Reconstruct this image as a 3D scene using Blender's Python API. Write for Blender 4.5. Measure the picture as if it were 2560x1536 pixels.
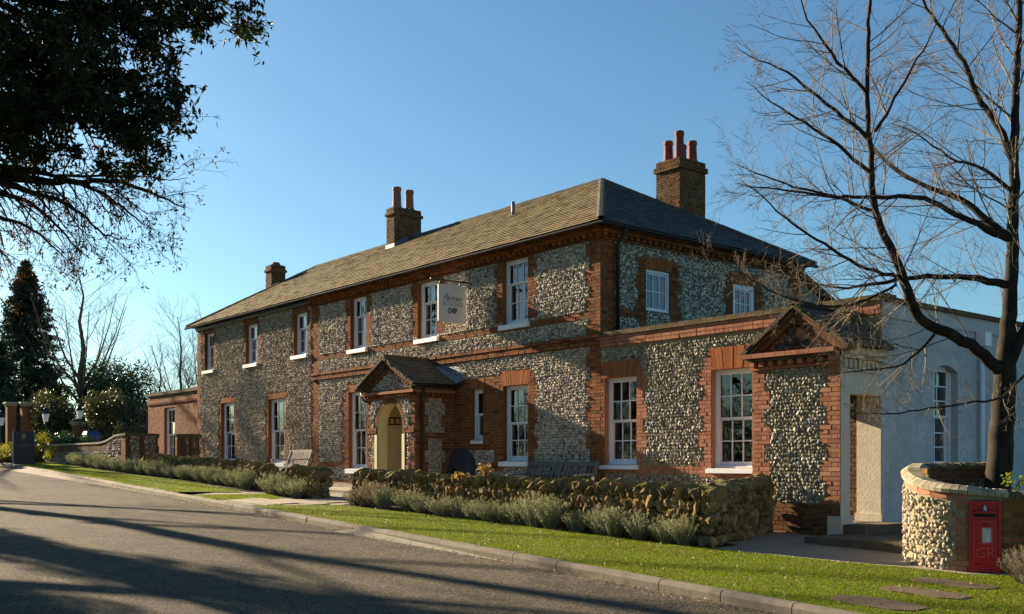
import bpy, math, random
import numpy as np
from mathutils import Vector, Matrix

for o in list(bpy.data.objects):
    bpy.data.objects.remove(o)
SC = bpy.context.scene
COL = SC.collection
R = math.radians
rng = np.random.default_rng(11)
random.seed(5)

# ------------------------------------------------------------------ camera, sky, sun, exposure
CAM = np.array([15.723, -15.508, 0.0])          # eye level is z = 0, x runs along the house front, y into the house
cd = bpy.data.cameras.new('camera'); cam = bpy.data.objects.new('camera', cd); COL.objects.link(cam)
cam.location = CAM; cam.rotation_euler = (R(90), 0, R(50.39))
cd.sensor_width = 36; cd.lens = 36*2540/2560; cd.shift_y = 388/2560; cd.clip_start = .1; cd.clip_end = 6000
SC.camera = cam
SUN_AZ, SUN_EL = R(9.0), R(18.3)                # azimuth off the front wall's plane, coming from the left
SUN = np.array([-math.cos(SUN_AZ)*math.cos(SUN_EL), -math.sin(SUN_AZ)*math.cos(SUN_EL), math.sin(SUN_EL)])
wd = bpy.data.worlds.new('World'); SC.world = wd; wd.use_nodes = True
nt = wd.node_tree
sky = nt.nodes.new('ShaderNodeTexSky'); sky.sky_type = 'NISHITA'; sky.sun_disc = False
sky.sun_elevation = SUN_EL; sky.sun_rotation = math.atan2(SUN[0], SUN[1])
sky.air_density = 1.0; sky.dust_density = .6; sky.ozone_density = 2.4; sky.altitude = 0
bg = nt.nodes['Background']; bg.inputs[1].default_value = .05
wb_ = nt.nodes.new('ShaderNodeMixRGB'); wb_.blend_type = 'MULTIPLY'; wb_.inputs[0].default_value = 1; wb_.inputs[2].default_value = (.57, .79, .84, 1)   # white balance of the photograph, the same over the whole sky
nt.links.new(sky.outputs[0], wb_.inputs[1]); nt.links.new(wb_.outputs[0], bg.inputs[0])
sl = bpy.data.lights.new('sun', 'SUN'); sl.energy = 5.0; sl.angle = R(.53); sl.color = (1, .82, .57)
so = bpy.data.objects.new('sun', sl); COL.objects.link(so)
so.rotation_euler = Vector(SUN).to_track_quat('Z', 'Y').to_euler(); so.location = (-30, -30, 30)
SC.view_settings.view_transform = 'Standard'; SC.view_settings.look = 'None'
SC.view_settings.exposure = 1.8; SC.view_settings.gamma = 1; SC.view_settings.use_curve_mapping = False
SC.cycles.max_bounces = 6; SC.cycles.diffuse_bounces = 2; SC.cycles.transparent_max_bounces = 12
SC.cycles.use_denoising = True; SC.cycles.caustics_reflective = False; SC.cycles.caustics_refractive = False

# ------------------------------------------------------------------ helpers
WM = {}                                          # object name -> world matrix
def I3(v): return Matrix.Translation(Vector(v))
def setparent(o, parent, world=None):
    world = world or Matrix.Identity(4)
    if parent is None:
        o.matrix_basis = world
    else:
        o.parent = parent
        o.matrix_parent_inverse = WM[parent.name].inverted()
        o.matrix_basis = world
    WM[o.name] = world
def thing(name, label, cat, loc=(0, 0, 0), rz=0, group=None):
    o = bpy.data.objects.new(name, None); COL.objects.link(o); o.empty_display_size = .2
    setparent(o, None, I3(loc) @ Matrix.Rotation(rz, 4, 'Z'))
    o['label'] = label; o['category'] = cat
    if group: o['group'] = group
    return o
def tag(o, label=None, cat=None, group=None, kind=None):
    if label: o['label'] = label
    if cat: o['category'] = cat
    if group: o['group'] = group
    if kind: o['kind'] = kind
    return o
class MB:
    def __init__(s): s.v = []; s.q = []; s.t = []; s.r = []; s.n = 0
    def add(s, v, q=None, t=None, r=.5):
        v = np.asarray(v, float).reshape(-1, 3)
        if q is not None and len(q): s.q.append(np.asarray(q, np.int64).reshape(-1, 4) + s.n)
        if t is not None and len(t): s.t.append(np.asarray(t, np.int64).reshape(-1, 3) + s.n)
        s.v.append(v); s.r.append(np.broadcast_to(np.asarray(r, float), (len(v),)).copy()); s.n += len(v)
        return s
    def many(s, pv, pq, pt, M, T, r):             # replicate a proto: M (k,3,3), T (k,3), r (k,)
        k = len(T); n = len(pv)
        if k == 0: return s
        V = np.einsum('kij,nj->kni', M, pv) + T[:, None, :]
        off = (np.arange(k)*n)[:, None, None]
        q = (np.asarray(pq).reshape(-1, 4)[None] + off).reshape(-1, 4) if pq is not None and len(pq) else None
        t = (np.asarray(pt).reshape(-1, 3)[None] + off).reshape(-1, 3) if pt is not None and len(pt) else None
        return s.add(V.reshape(-1, 3), q, t, np.repeat(r, n))
    def box(s, a, b, r=.5):
        x0, y0, z0 = a; x1, y1, z1 = b
        v = [(x0,y0,z0),(x1,y0,z0),(x1,y1,z0),(x0,y1,z0),(x0,y0,z1),(x1,y0,z1),(x1,y1,z1),(x0,y1,z1)]
        return s.add(v, BOXQ, None, r)
    def quad(s, a, b, c, d, r=.5): return s.add([a, b, c, d], [(0, 1, 2, 3)], None, r)
    def tube(s, pts, rad, n=6, cap=True, r=.5):
        pts = np.asarray(pts, float); m = len(pts)
        rad = np.broadcast_to(np.asarray(rad, float), (m,))
        tan = np.gradient(pts, axis=0); tan /= np.linalg.norm(tan, axis=1)[:, None] + 1e-9
        ref = np.array([0, 0, 1.]) if abs(tan[0][2]) < .9 else np.array([1., 0, 0])
        A = np.cross(tan, ref); A /= np.linalg.norm(A, axis=1)[:, None] + 1e-9
        B = np.cross(tan, A)
        th = np.arange(n)*2*np.pi/n
        ring = A[:, None]*np.cos(th)[None, :, None] + B[:, None]*np.sin(th)[None, :, None]
        v = (pts[:, None] + ring*rad[:, None, None]).reshape(-1, 3)
        i = np.arange(m-1)[:, None]*n; j = np.arange(n)[None]
        a = i + j; b = i + (j+1) % n
        q = np.stack([a, b, b+n, a+n], -1).reshape(-1, 4)
        if cap and n > 3:
            v = np.vstack([v, pts[:1], pts[-1:]]); c0 = m*n
            t = [(c0, (k+1) % n, k) for k in range(n)] + [(c0+1, (m-1)*n+k, (m-1)*n+(k+1) % n) for k in range(n)]
        else: t = None
        return s.add(v, q, t, r)
    def lathe(s, c, prof, n=16, r=.5):            # prof [(radius,z)]
        th = np.arange(n)*2*np.pi/n; m = len(prof)
        v = np.array([[(c[0]+p*math.cos(a), c[1]+p*math.sin(a), c[2]+z) for a in th] for p, z in prof]).reshape(-1, 3)
        q = [(i*n+j, i*n+(j+1) % n, (i+1)*n+(j+1) % n, (i+1)*n+j) for i in range(m-1) for j in range(n)]
        return s.add(v, q, None, r)
    def mesh(s, name, smooth=False):
        V = np.vstack(s.v) if s.v else np.zeros((0, 3))
        Q = np.vstack(s.q) if s.q else np.zeros((0, 4), np.int64)
        T = np.vstack(s.t) if s.t else np.zeros((0, 3), np.int64)
        me = bpy.data.meshes.new(name)
        me.vertices.add(len(V)); me.vertices.foreach_set('co', V.astype(np.float32).ravel())
        nl = Q.size + T.size; me.loops.add(nl)
        me.loops.foreach_set('vertex_index', np.concatenate([Q.ravel(), T.ravel()]).astype(np.int32))
        me.polygons.add(len(Q)+len(T))
        st = np.concatenate([np.arange(len(Q))*4, Q.size + np.arange(len(T))*3]).astype(np.int32)
        me.polygons.foreach_set('loop_start', st)
        me.polygons.foreach_set('use_smooth', np.full(len(Q)+len(T), smooth))
        at = me.attributes.new('rnd', 'FLOAT', 'POINT')
        at.data.foreach_set('value', np.concatenate(s.r).astype(np.float32) if s.r else np.zeros(0, np.float32))
        me.update(calc_edges=True); me.validate()
        return me
    def build(s, name, mat, parent=None, smooth=False, kind=None, world=None):
        me = s.mesh(name, smooth); o = bpy.data.objects.new(name, me); COL.objects.link(o)
        me.materials.append(M_[mat]); setparent(o, parent, world)
        if kind: o['kind'] = kind
        return o
BOXQ = [(0,3,2,1),(4,5,6,7),(0,1,5,4),(1,2,6,5),(2,3,7,6),(3,0,4,7)]
def link(name, me, parent, world):
    o = bpy.data.objects.new(name, me); COL.objects.link(o); setparent(o, parent, world); return o
def rotm(k, rg=None):                            # k random rotations
    q = (rg or rng).normal(size=(k, 4)); q /= np.linalg.norm(q, axis=1)[:, None]
    w, x, y, z = q.T
    return np.stack([1-2*(y*y+z*z), 2*(x*y-z*w), 2*(x*z+y*w), 2*(x*y+z*w), 1-2*(x*x+z*z), 2*(y*z-x*w),
                     2*(x*z-y*w), 2*(y*z+x*w), 1-2*(x*x+y*y)], -1).reshape(k, 3, 3)
def g(x, y):                                     # lie of the land: rises gently to the left, falls a little to the road
    x = np.asarray(x, float); y = np.asarray(y, float)
    xe = np.clip(x, -50, 30); ye = np.clip(y, -14, 10)
    return -.95 - .033*xe + .017*ye
def ky(x): return -6.4 - .055*np.asarray(x, float)      # inner edge of the kerb
def camxy(X, Z):                                 # camera right / forward distances -> world x, y
    return CAM[0] + .6376*X - .7704*Z, CAM[1] + .7704*X + .6376*Z

# ------------------------------------------------------------------ materials
M_ = {}
class NT:
    def __init__(s, name):
        s.m = bpy.data.materials.new(name); s.m.use_nodes = True; s.t = s.m.node_tree
        s.b = s.t.nodes['Principled BSDF']; M_[name] = s.m; s._co = None
    def n(s, ty, **kw):
        x = s.t.nodes.new('ShaderNode'+ty)
        for k, v in kw.items(): setattr(x, k, v)
        return x
    def l(s, a, b): s.t.links.new(a, b)
    def co(s, space='Object'):
        if s._co is None: s._co = s.n('TexCoord')
        return s._co.outputs[space]
    def geo(s):
        x = s.n('NewGeometry'); return x
    def noise(s, scale, detail=4, rough=.55, vec=None, dist=0):
        x = s.n('TexNoise'); x.inputs['Scale'].default_value = scale; x.inputs['Detail'].default_value = detail
        x.inputs['Roughness'].default_value = rough; x.inputs['Distortion'].default_value = dist
        s.l(vec if vec is not None else s.geo().outputs['Position'], x.inputs['Vector']); return x.outputs['Fac']
    def ramp(s, fac, cols, inter='LINEAR'):
        x = s.n('ValToRGB'); e = x.color_ramp.elements; x.color_ramp.interpolation = inter
        while len(e) < len(cols): e.new(.5)
        for i, (p, c) in enumerate(cols): e[i].position = p; e[i].color = (*c, 1)
        s.l(fac, x.inputs[0]); return x.outputs[0]
    def math(s, op, a, b=0.0, c=None):
        x = s.n('Math', operation=op)
        for i, v in enumerate((a, b) if c is None else (a, b, c)):
            if isinstance(v, (int, float)): x.inputs[i].default_value = v
            else: s.l(v, x.inputs[i])
        return x.outputs[0]
    def mix(s, fac, a, b, mode='MIX'):
        x = s.n('MixRGB', blend_type=mode)
        for i, v in enumerate((fac, a, b)):
            if isinstance(v, (int, float)): x.inputs[i].default_value = v
            elif isinstance(v, tuple): x.inputs[i].default_value = (*v, 1)
            else: s.l(v, x.inputs[i])
        return x.outputs[0]
    def rnd(s):
        a = s.n('Attribute', attribute_name='rnd'); o = s.n('ObjectInfo')
        return s.math('FRACT', s.math('ADD', a.outputs['Fac'], o.outputs['Random']))
    def bump(s, h, strength=.3, dist=.01):
        x = s.n('Bump'); x.inputs['Strength'].default_value = strength; x.inputs['Distance'].default_value = dist
        s.l(h, x.inputs['Height']); s.l(x.outputs[0], s.b.inputs['Normal'])
    def up(s):
        x = s.n('SeparateXYZ'); s.l(s.geo().outputs['Normal'], x.inputs[0]); return x.outputs[2]
    def out(s, col=None, rough=.8, spec=.3, metal=0):
        if col is not None:
            if isinstance(col, tuple): s.b.inputs['Base Color'].default_value = (*col, 1)
            else: s.l(col, s.b.inputs['Base Color'])
        if isinstance(rough, (int, float)): s.b.inputs['Roughness'].default_value = rough
        else: s.l(rough, s.b.inputs['Roughness'])
        s.b.inputs['Specular IOR Level'].default_value = spec; s.b.inputs['Metallic'].default_value = metal
        return s.m
def rampn(cols): return [(i/(len(cols)-1), c) for i, c in enumerate(cols)]
def pieces(name, cols, rough=.9, spec=.08, nsc=18, namt=.5, bsc=60, bst=.3, bd=.004, stain=None, moss=None):
    m = NT(name); c = m.ramp(m.rnd(), rampn(cols))
    nz = m.noise(nsc, 5, .65)
    dark = m.ramp(nz, [(.25, (1-namt,)*3), (.75, (1+namt*.35,)*3)])
    c = m.mix(1.0, c, dark, 'MULTIPLY')
    if stain:
        sc, lo, hi, colr = stain
        c = m.mix(m.ramp(m.noise(sc, 6, .7), [(lo, (0,)*3), (hi, (1,)*3)]), c, colr)
    if moss:
        sc, lo, hi, colr, upw = moss
        f = m.math('ADD', m.noise(sc, 5, .65), m.math('MULTIPLY', m.up(), upw))
        c = m.mix(m.ramp(f, [(lo, (0,)*3), (hi, (1,)*3)]), c, colr)
    m.bump(m.noise(bsc, 6, .7), bst, bd)
    m.out(c, rough, spec); return m
def plain(name, col, rough=.6, spec=.4, metal=0, nsc=0, namt=.2, bst=0, bsc=40, bd=.003):
    m = NT(name)
    if nsc:
        c = m.mix(1.0, col, m.ramp(m.noise(nsc, 5, .65), [(.25, (1-namt,)*3), (.75, (1+namt*.4,)*3)]), 'MULTIPLY')
    else: c = col
    if bst: m.bump(m.noise(bsc, 5, .65), bst, bd)
    m.out(c, rough, spec, metal); return m
# brickwork
pieces('brick', [(.125,.045,.019),(.235,.087,.034),(.31,.12,.046),(.19,.063,.026),(.28,.115,.046),(.155,.082,.037),(.34,.145,.06)], nsc=30, namt=.45,
       stain=(2.6, .58, .8, (.13,.1,.035)), bsc=120, bst=.5)
pieces('brick_wing', [(.34,.142,.082),(.42,.185,.112),(.3,.12,.068),(.46,.22,.142),(.37,.16,.095),(.27,.12,.074)], nsc=30, namt=.3,
       stain=(3.5, .66, .85, (.3,.22,.14)), bsc=120, bst=.4)
pieces('brick_gauged', [(.34,.12,.045),(.28,.09,.034),(.38,.145,.055)], nsc=25, namt=.35, bsc=120, bst=.3)
pieces('brick_old', [(.1,.045,.025),(.17,.075,.038),(.22,.105,.05),(.13,.062,.035),(.2,.1,.055),(.085,.05,.033)], nsc=30, namt=.6,
       stain=(4, .5, .72, (.16,.15,.05)), bsc=120, bst=.6)
pieces('brick_annex', [(.22,.1,.05),(.3,.135,.065),(.26,.11,.05),(.34,.16,.08),(.2,.095,.055)], nsc=20, namt=.4, bsc=90, bst=.4)
pieces('brick_white', [(.5,.485,.47),(.53,.515,.5),(.46,.445,.435)], nsc=1.3, namt=.3, bsc=60, bst=.35, rough=.7)
plain('mortar', (.3,.25,.19), .95, .1, nsc=9, namt=.35, bst=.4, bsc=50)
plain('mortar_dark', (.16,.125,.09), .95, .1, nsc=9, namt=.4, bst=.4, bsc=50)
plain('mortar_wing', (.27,.21,.12), .95, .1, nsc=9, namt=.4, bst=.4, bsc=50)
plain('mortar_light', (.33,.27,.17), .95, .1, nsc=9, namt=.35, bst=.5, bsc=50)
FL = dict(nsc=22, namt=.45, bsc=70, bst=.5, bd=.006)
pieces('flint', [(.7,.6,.46),(.38,.34,.29),(.8,.72,.59),(.58,.5,.39),(.15,.14,.13),(.74,.62,.47),(.47,.41,.33),(.82,.75,.62)], rough=.8, spec=.1, **FL)
pieces('flint_brown', [(.62,.5,.36),(.34,.27,.2),(.7,.59,.45),(.5,.4,.29),(.18,.145,.115),(.66,.53,.4),(.4,.33,.26),(.74,.66,.54)], rough=.8, spec=.1, **FL)
pieces('flint_wing', [(.55,.5,.4),(.22,.215,.2),(.64,.6,.5),(.11,.11,.115),(.44,.39,.29),(.08,.085,.09),(.52,.46,.34),(.3,.28,.24)], rough=.75, spec=.14, **FL)
pieces('flint_wall', [(.56,.47,.33),(.36,.3,.21),(.66,.59,.46),(.22,.2,.17),(.48,.39,.26),(.6,.52,.38)], rough=.8, spec=.1, **FL)
# roof
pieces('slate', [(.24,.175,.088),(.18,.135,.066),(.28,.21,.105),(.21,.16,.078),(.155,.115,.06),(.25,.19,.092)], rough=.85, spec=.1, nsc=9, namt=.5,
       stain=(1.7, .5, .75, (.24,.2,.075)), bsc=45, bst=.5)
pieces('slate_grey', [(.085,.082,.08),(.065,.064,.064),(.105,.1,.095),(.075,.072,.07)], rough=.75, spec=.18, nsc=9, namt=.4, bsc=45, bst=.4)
pieces('slate_bay', [(.12,.1,.08),(.09,.08,.075),(.15,.13,.09),(.11,.095,.08)], rough=.8, spec=.12, nsc=9, namt=.5,
       stain=(3, .5, .75, (.2,.17,.07)), bsc=45, bst=.5)
pieces('ridge_tile', [(.1,.095,.08),(.13,.12,.09),(.085,.08,.07)], rough=.8, nsc=9, namt=.4)
pieces('verge_tile', [(.1,.08,.05),(.075,.06,.04),(.13,.1,.06)], rough=.8, nsc=15, namt=.5, stain=(5, .55, .8, (.2,.165,.06)))
plain('lead', (.13,.145,.175), .5, .4, nsc=5, namt=.25)
plain('lead_pale', (.55,.57,.6), .55, .3, nsc=5, namt=.2)
plain('gutter', (.018,.018,.02), .45, .4)
plain('pot', (.24,.062,.036), .8, .25, nsc=9, namt=.4)
plain('pot_old', (.3,.13,.07), .8, .25, nsc=9, namt=.4)
# paint, render, wood
plain('white_paint', (.78,.78,.8), .45, .4, nsc=6, namt=.1)
plain('cream_paint', (.62,.53,.3), .6, .3, nsc=4, namt=.12)
plain('cream_render', (.6,.53,.42), .85, .2, nsc=5, namt=.2, bst=.5, bsc=25, bd=.01)
plain('white_render', (.5,.485,.47), .9, .08, nsc=4, namt=.12, bst=.4, bsc=30, bd=.006)
plain('pink_paint', (.55,.33,.22), .6, .3)
plain('door_rail', (.14,.035,.02), .6, .3)
plain('room', (.035,.032,.03), .95, .05)
plain('room_warm', (.07,.06,.048), .95, .05)
plain('curtain', (.16,.145,.125), .9, .1, nsc=12, namt=.3)
plain('blind', (.3,.28,.23), .9, .1)
pieces('teak', [(.42,.37,.29),(.36,.32,.26),(.48,.42,.33),(.32,.29,.25)], rough=.8, nsc=25, namt=.4, bsc=60, bst=.3)
pieces('teak_grey', [(.17,.18,.18),(.13,.14,.145),(.2,.2,.19)], rough=.8, nsc=25, namt=.4, bsc=60, bst=.3)
plain('iron', (.012,.012,.013), .4, .5)
plain('brass', (.5,.4,.2), .3, .5, metal=1)
plain('sign_face', (.6,.59,.57), .6, .3)
plain('sign_edge', (.75,.72,.65), .6, .3)
plain('ink_grey', (.1,.1,.11), .6, .3)
plain('ink_mid', (.2,.2,.21), .6, .3)
plain('ink_black', (.012,.012,.014), .6, .3)
plain('entrance_board', (.028,.026,.028), .35, .5)
plain('board_edge', (.4,.38,.34), .5, .4)
plain('bronze_ink', (.3,.17,.09), .5, .5)
plain('dark_stone', (.055,.055,.06), .8, .3, nsc=8, namt=.4, bst=.4, bsc=25)
plain('post_red', (.52,.008,.016), .28, .5, nsc=30, namt=.12)
plain('post_red_highlight', (.66,.05,.06), .35, .5, nsc=30, namt=.15)  # same paint in a lighter red: highlights of the raised relief put into the colour
plain('post_black', (.006,.006,.006), .6, .3)
plain('notice', (.6,.62,.6), .4, .4, nsc=14, namt=.25)
plain('bin_blue', (.02,.06,.2), .4, .4)
plain('lamp_glass', (.75,.78,.8), .15, .5)
m = NT('glass'); gl = m.n('BsdfGlossy'); gl.inputs['Roughness'].default_value = .02; tr = m.n('BsdfTransparent')
tr.inputs[0].default_value = (.82, .85, .84, 1)
fr = m.n('Fresnel'); fr.inputs[0].default_value = 1.55
bp = m.n('Bump'); bp.inputs['Strength'].default_value = .06; bp.inputs['Distance'].default_value = .02
m.l(m.noise(5.5, 2, .5), bp.inputs['Height']); m.l(bp.outputs[0], gl.inputs['Normal'])
mx = m.n('MixShader'); m.l(m.math('MINIMUM', m.math('MULTIPLY', fr.outputs[0], 2.4), 1.0), mx.inputs[0]); m.l(tr.outputs[0], mx.inputs[1]); m.l(gl.outputs[0], mx.inputs[2])
m.l(mx.outputs[0], m.t.nodes['Material Output'].inputs[0])
# ground
m = NT('asphalt'); c = m.ramp(m.noise(.35, 4, .6), [(.3, (.076,.066,.05)), (.7, (.113,.098,.074))])
vo = m.n('TexVoronoi'); vo.inputs['Scale'].default_value = 48; m.l(m.geo().outputs['Position'], vo.inputs['Vector'])
c = m.mix(.75, c, m.ramp(vo.outputs['Color'], [(.1, (.25,)*3), (.5, (.9,)*3), (.95, (2.6,2.4,2.1))]), 'MULTIPLY')
c = m.mix(.6, c, m.ramp(m.noise(14, 4, .75), [(.3, (.55,)*3), (.7, (1.4,)*3)]), 'MULTIPLY')
c = m.mix(m.ramp(m.noise(2.2, 5, .7), [(.5, (0,)*3), (.75, (.4,)*3)]), c, (.15,.13,.1))
c = m.mix(m.ramp(m.noise(.8, 3, .6, dist=1.5), [(.52, (0,)*3), (.6, (.45,)*3)]), c, (.06,.055,.048))
m.bump(m.math('ADD', m.noise(70, 4, .7), m.math('MULTIPLY', vo.outputs['Distance'], -.8)), .9, .012); m.out(c, .92, .1)
m = NT('lawn_soil'); c = m.ramp(m.noise(1.2, 5, .65), [(.3, (.09,.13,.006)), (.7, (.14,.175,.01))])
c = m.mix(.6, c, m.ramp(m.noise(45, 3, .6), [(.3, (.5,)*3), (.7, (1.2,)*3)]), 'MULTIPLY'); m.bump(m.noise(90, 3, .7), .8, .02); m.out(c, .9, .1)
def leafmat(name, cols, transl=.45, rough=.55, spec=.3, ttint=(1.25, 1.25, .5)):
    m = NT(name); c = m.ramp(m.rnd(), rampn(cols)); m.out(c, rough, spec)
    t = m.n('BsdfTranslucent'); m.l(m.mix(1.0, c, ttint, 'MULTIPLY'), t.inputs[0])
    x = m.n('MixShader'); x.inputs[0].default_value = transl
    m.l(m.b.outputs[0], x.inputs[1]); m.l(t.outputs[0], x.inputs[2]); m.l(x.outputs[0], m.t.nodes['Material Output'].inputs[0])
leafmat('grass', [(.075,.12,.004),(.11,.16,.005),(.14,.185,.006),(.12,.15,.006),(.19,.19,.03)], .55)
leafmat('lavender', [(.22,.24,.14),(.28,.3,.19),(.34,.35,.25),(.19,.2,.12),(.31,.3,.17)], .35, .8, .15, (1.1, 1.1, .8))
leafmat('lavender_dry', [(.2,.18,.13),(.24,.21,.16),(.17,.16,.11),(.26,.22,.15)], .3, .8, .15, (1.1, 1.05, .8))
leafmat('holm_leaf', [(.016,.024,.008),(.022,.032,.01),(.03,.04,.012),(.012,.018,.007),(.05,.055,.012)], .15, .65, .2)
leafmat('brown_leaf', [(.09,.04,.02),(.13,.06,.03),(.07,.03,.018)], .35)
leafmat('spruce_leaf', [(.018,.036,.022),(.025,.045,.026),(.034,.054,.026),(.045,.052,.02)], .15, .6)
leafmat('laurel_leaf', [(.02,.045,.01),(.03,.06,.012),(.04,.075,.015)], .2, .22, .6)
leafmat('yellow_leaf', [(.2,.2,.02),(.28,.26,.025),(.16,.19,.02),(.3,.28,.05)], .4)
leafmat('shrub_leaf', [(.045,.05,.018),(.07,.07,.03),(.03,.04,.014),(.09,.085,.04)], .25, .4, .5)
leafmat('weed_leaf', [(.12,.16,.02),(.16,.19,.03)], .5)
leafmat('dry_stalk', [(.3,.18,.07),(.36,.22,.1)], .4)
plain('earth', (.03,.018,.01), .95, .1, nsc=20, namt=.5, bst=.8, bsc=40, bd=.02)
plain('field', (.045,.06,.02), .95, .1, nsc=.4, namt=.4)
pieces('kerb_concrete', [(.21,.18,.135),(.25,.215,.165),(.19,.165,.125),(.23,.195,.145)], rough=.9, spec=.15, nsc=6, namt=.4, bsc=120, bst=.8, bd=.004, stain=(3, .55, .8, (.17,.14,.1)))
pieces('paving', [(.36,.31,.22),(.42,.36,.26),(.32,.28,.2)], rough=.9, spec=.15, nsc=4, namt=.3, bsc=60, bst=.4)
plain('concrete', (.3,.255,.19), .9, .15, nsc=2, namt=.3, bst=.4, bsc=60)
plain('step_stone', (.14,.105,.07), .9, .15, nsc=5, namt=.4, bst=.4, bsc=50)
pieces('moss_stone', [(.34,.22,.085),(.24,.155,.065),(.4,.28,.12),(.17,.12,.06),(.44,.33,.17),(.12,.09,.05)], rough=.95, spec=.1, nsc=12, namt=.65, bsc=30, bst=1.0, bd=.03,
       stain=(7, .55, .72, (.035,.032,.02)), moss=(9, 1.0, 1.3, (.2,.2,.012), .62))
pieces('moss_cap', [(.27,.2,.09),(.2,.155,.07),(.33,.25,.12),(.16,.13,.07)], rough=.95, spec=.1, nsc=12, namt=.65, bsc=30, bst=1.0, bd=.03,
       moss=(5, .8, 1.02, (.24,.26,.008), .4))
pieces('coping_lichen', [(.4,.34,.23),(.46,.4,.29),(.33,.28,.19)], rough=.9, nsc=14, namt=.45, bsc=60, bst=.5, stain=(6, .55, .75, (.2,.16,.08)))
pieces('coping_dark', [(.16,.12,.07),(.12,.1,.06),(.2,.14,.08)], rough=.95, nsc=14, namt=.5, bsc=60, bst=.6, moss=(7, .8, 1.1, (.14,.13,.02), .3))
m = NT('cherry_bark'); c = m.ramp(m.noise(4, 5, .7), [(.3, (.012,.01,.008)), (.7, (.042,.033,.025))])
wv = m.n('TexWave', bands_direction='Z'); wv.inputs['Scale'].default_value = 14; wv.inputs['Distortion'].default_value = 6; wv.inputs['Detail'].default_value = 3
m.l(m.geo().outputs['Position'], wv.inputs['Vector'])
c = m.mix(.15, c, m.ramp(wv.outputs['Fac'], [(.2, (.6,)*3), (.8, (1.3,)*3)]), 'MULTIPLY'); m.bump(m.math('ADD', m.noise(25, 5, .7), m.math('MULTIPLY', wv.outputs['Fac'], .3)), .6, .008); m.out(c, .85, .12)
plain('twig_bark', (.17,.135,.095), .8, .15, nsc=8, namt=.3)
plain('bark', (.05,.038,.026), .9, .2, nsc=6, namt=.5, bst=.8, bsc=14, bd=.03)
plain('pale_bark', (.16,.12,.07), .85, .2, nsc=5, namt=.4, bst=.6, bsc=18, bd=.02)
leafmat('moss_fuzz', [(.06,.04,.016),(.16,.1,.035),(.24,.16,.06),(.1,.07,.03),(.13,.13,.02),(.17,.19,.012),(.22,.24,.015)], .3, .9, .1)
leafmat('litter', [(.3,.22,.12),(.2,.13,.06),(.4,.33,.22),(.5,.46,.38),(.14,.09,.05)], .2)

# ------------------------------------------------------------------ masonry kit
class Wall:                                      # a vertical face: u along, z up, d outwards
    def __init__(s, O, U, N):
        s.O = np.array(O, float); s.U = np.array(U, float); s.N = np.array(N, float)
    def fr(s, u):
        u = np.asarray(u, float)
        return s.O + u[..., None]*s.U, np.broadcast_to(s.U, u.shape+(3,)), np.broadcast_to(s.N, u.shape+(3,))
    def pt(s, u, z, d=0.):
        u, z, d = np.broadcast_arrays(np.asarray(u, float), np.asarray(z, float), np.asarray(d, float))
        P, U, N = s.fr(u); return P + z[..., None]*np.array([0, 0, 1.]) + d[..., None]*N
class Curve(Wall):                               # a wall that follows a path in plan; out = +1 puts the face on its left
    def __init__(s, pts, side=1):
        s.p = np.array(pts, float); sg = np.linalg.norm(np.diff(s.p, axis=0), axis=1); s.s = np.r_[0, np.cumsum(sg)]; s.L = s.s[-1]; s.side = side
    def fr(s, u):
        u = np.asarray(u, float)
        x = np.interp(u, s.s, s.p[:, 0]); y = np.interp(u, s.s, s.p[:, 1])
        e = .04; dx = np.interp(u+e, s.s, s.p[:, 0]) - np.interp(u-e, s.s, s.p[:, 0]); dy = np.interp(u+e, s.s, s.p[:, 1]) - np.interp(u-e, s.s, s.p[:, 1])
        n = np.hypot(dx, dy) + 1e-9; U = np.stack([dx/n, dy/n, 0*dx], -1); N = np.stack([-dy/n*s.side, dx/n*s.side, 0*dx], -1)
        return np.stack([x, y, 0*x], -1), U, N
def wbox8(w, u0, u1, z0, z1, d0, d1):            # 8 corners of boxes on a wall, vectorised
    u0, u1, z0, z1, d0, d1 = [np.atleast_1d(np.asarray(a, float)) for a in np.broadcast_arrays(u0, u1, z0, z1, d0, d1)]
    return np.stack([w.pt(u0, z0, d0), w.pt(u1, z0, d0), w.pt(u1, z0, d1), w.pt(u0, z0, d1),
                     w.pt(u0, z1, d0), w.pt(u1, z1, d0), w.pt(u1, z1, d1), w.pt(u0, z1, d1)], 1)
def wb(mb, w, u0, u1, z0, z1, d0, d1, r=.5):
    mb.add(wbox8(w, u0, u1, z0, z1, d0, d1)[0], BOXQ, None, r)
class Stock:                                     # pieces of one kind waiting to be set on a thing
    def __init__(s): s.g = []
    def add(s, V, mat, q=BOXQ, t=None, r=None):
        if len(V): s.g.append((V, q, t, mat, rng.random(len(V)) if r is None else r))
    def place(s, parent, name, rest, limit=300, smooth=False):
        if not s.g: return
        D = np.concatenate([np.linalg.norm(V.mean(1) - CAM, axis=1) for V, *_ in s.g])
        cut = np.sort(D)[min(limit, len(D)) - 1]
        mbs = {}
        for V, q, t, mat, r in s.g:
            d = np.linalg.norm(V.mean(1) - CAM, axis=1); near = d <= cut
            for v, rr in zip(V[near], r[near]):
                c = v.mean(0); mb = MB().add(v - c, q, t, rr); me = mb.mesh(name, smooth and mat not in FLAT); me.materials.append(M_[mat])
                link(name, me, parent, I3(c))
            v = V[~near]
            if len(v):
                n = v.shape[1]; off = (np.arange(len(v))*n)[:, None, None]
                qq = (np.asarray(q)[None]+off).reshape(-1, 4) if q is not None and len(q) else None
                tt = (np.asarray(t)[None]+off).reshape(-1, 3) if t is not None and len(t) else None
                mbs.setdefault(mat, MB()).add(v.reshape(-1, 3), qq, tt, np.repeat(r[~near], n))
        if mbs: joined(rest, list(mbs.items()), parent, smooth, 'stuff')
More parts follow.
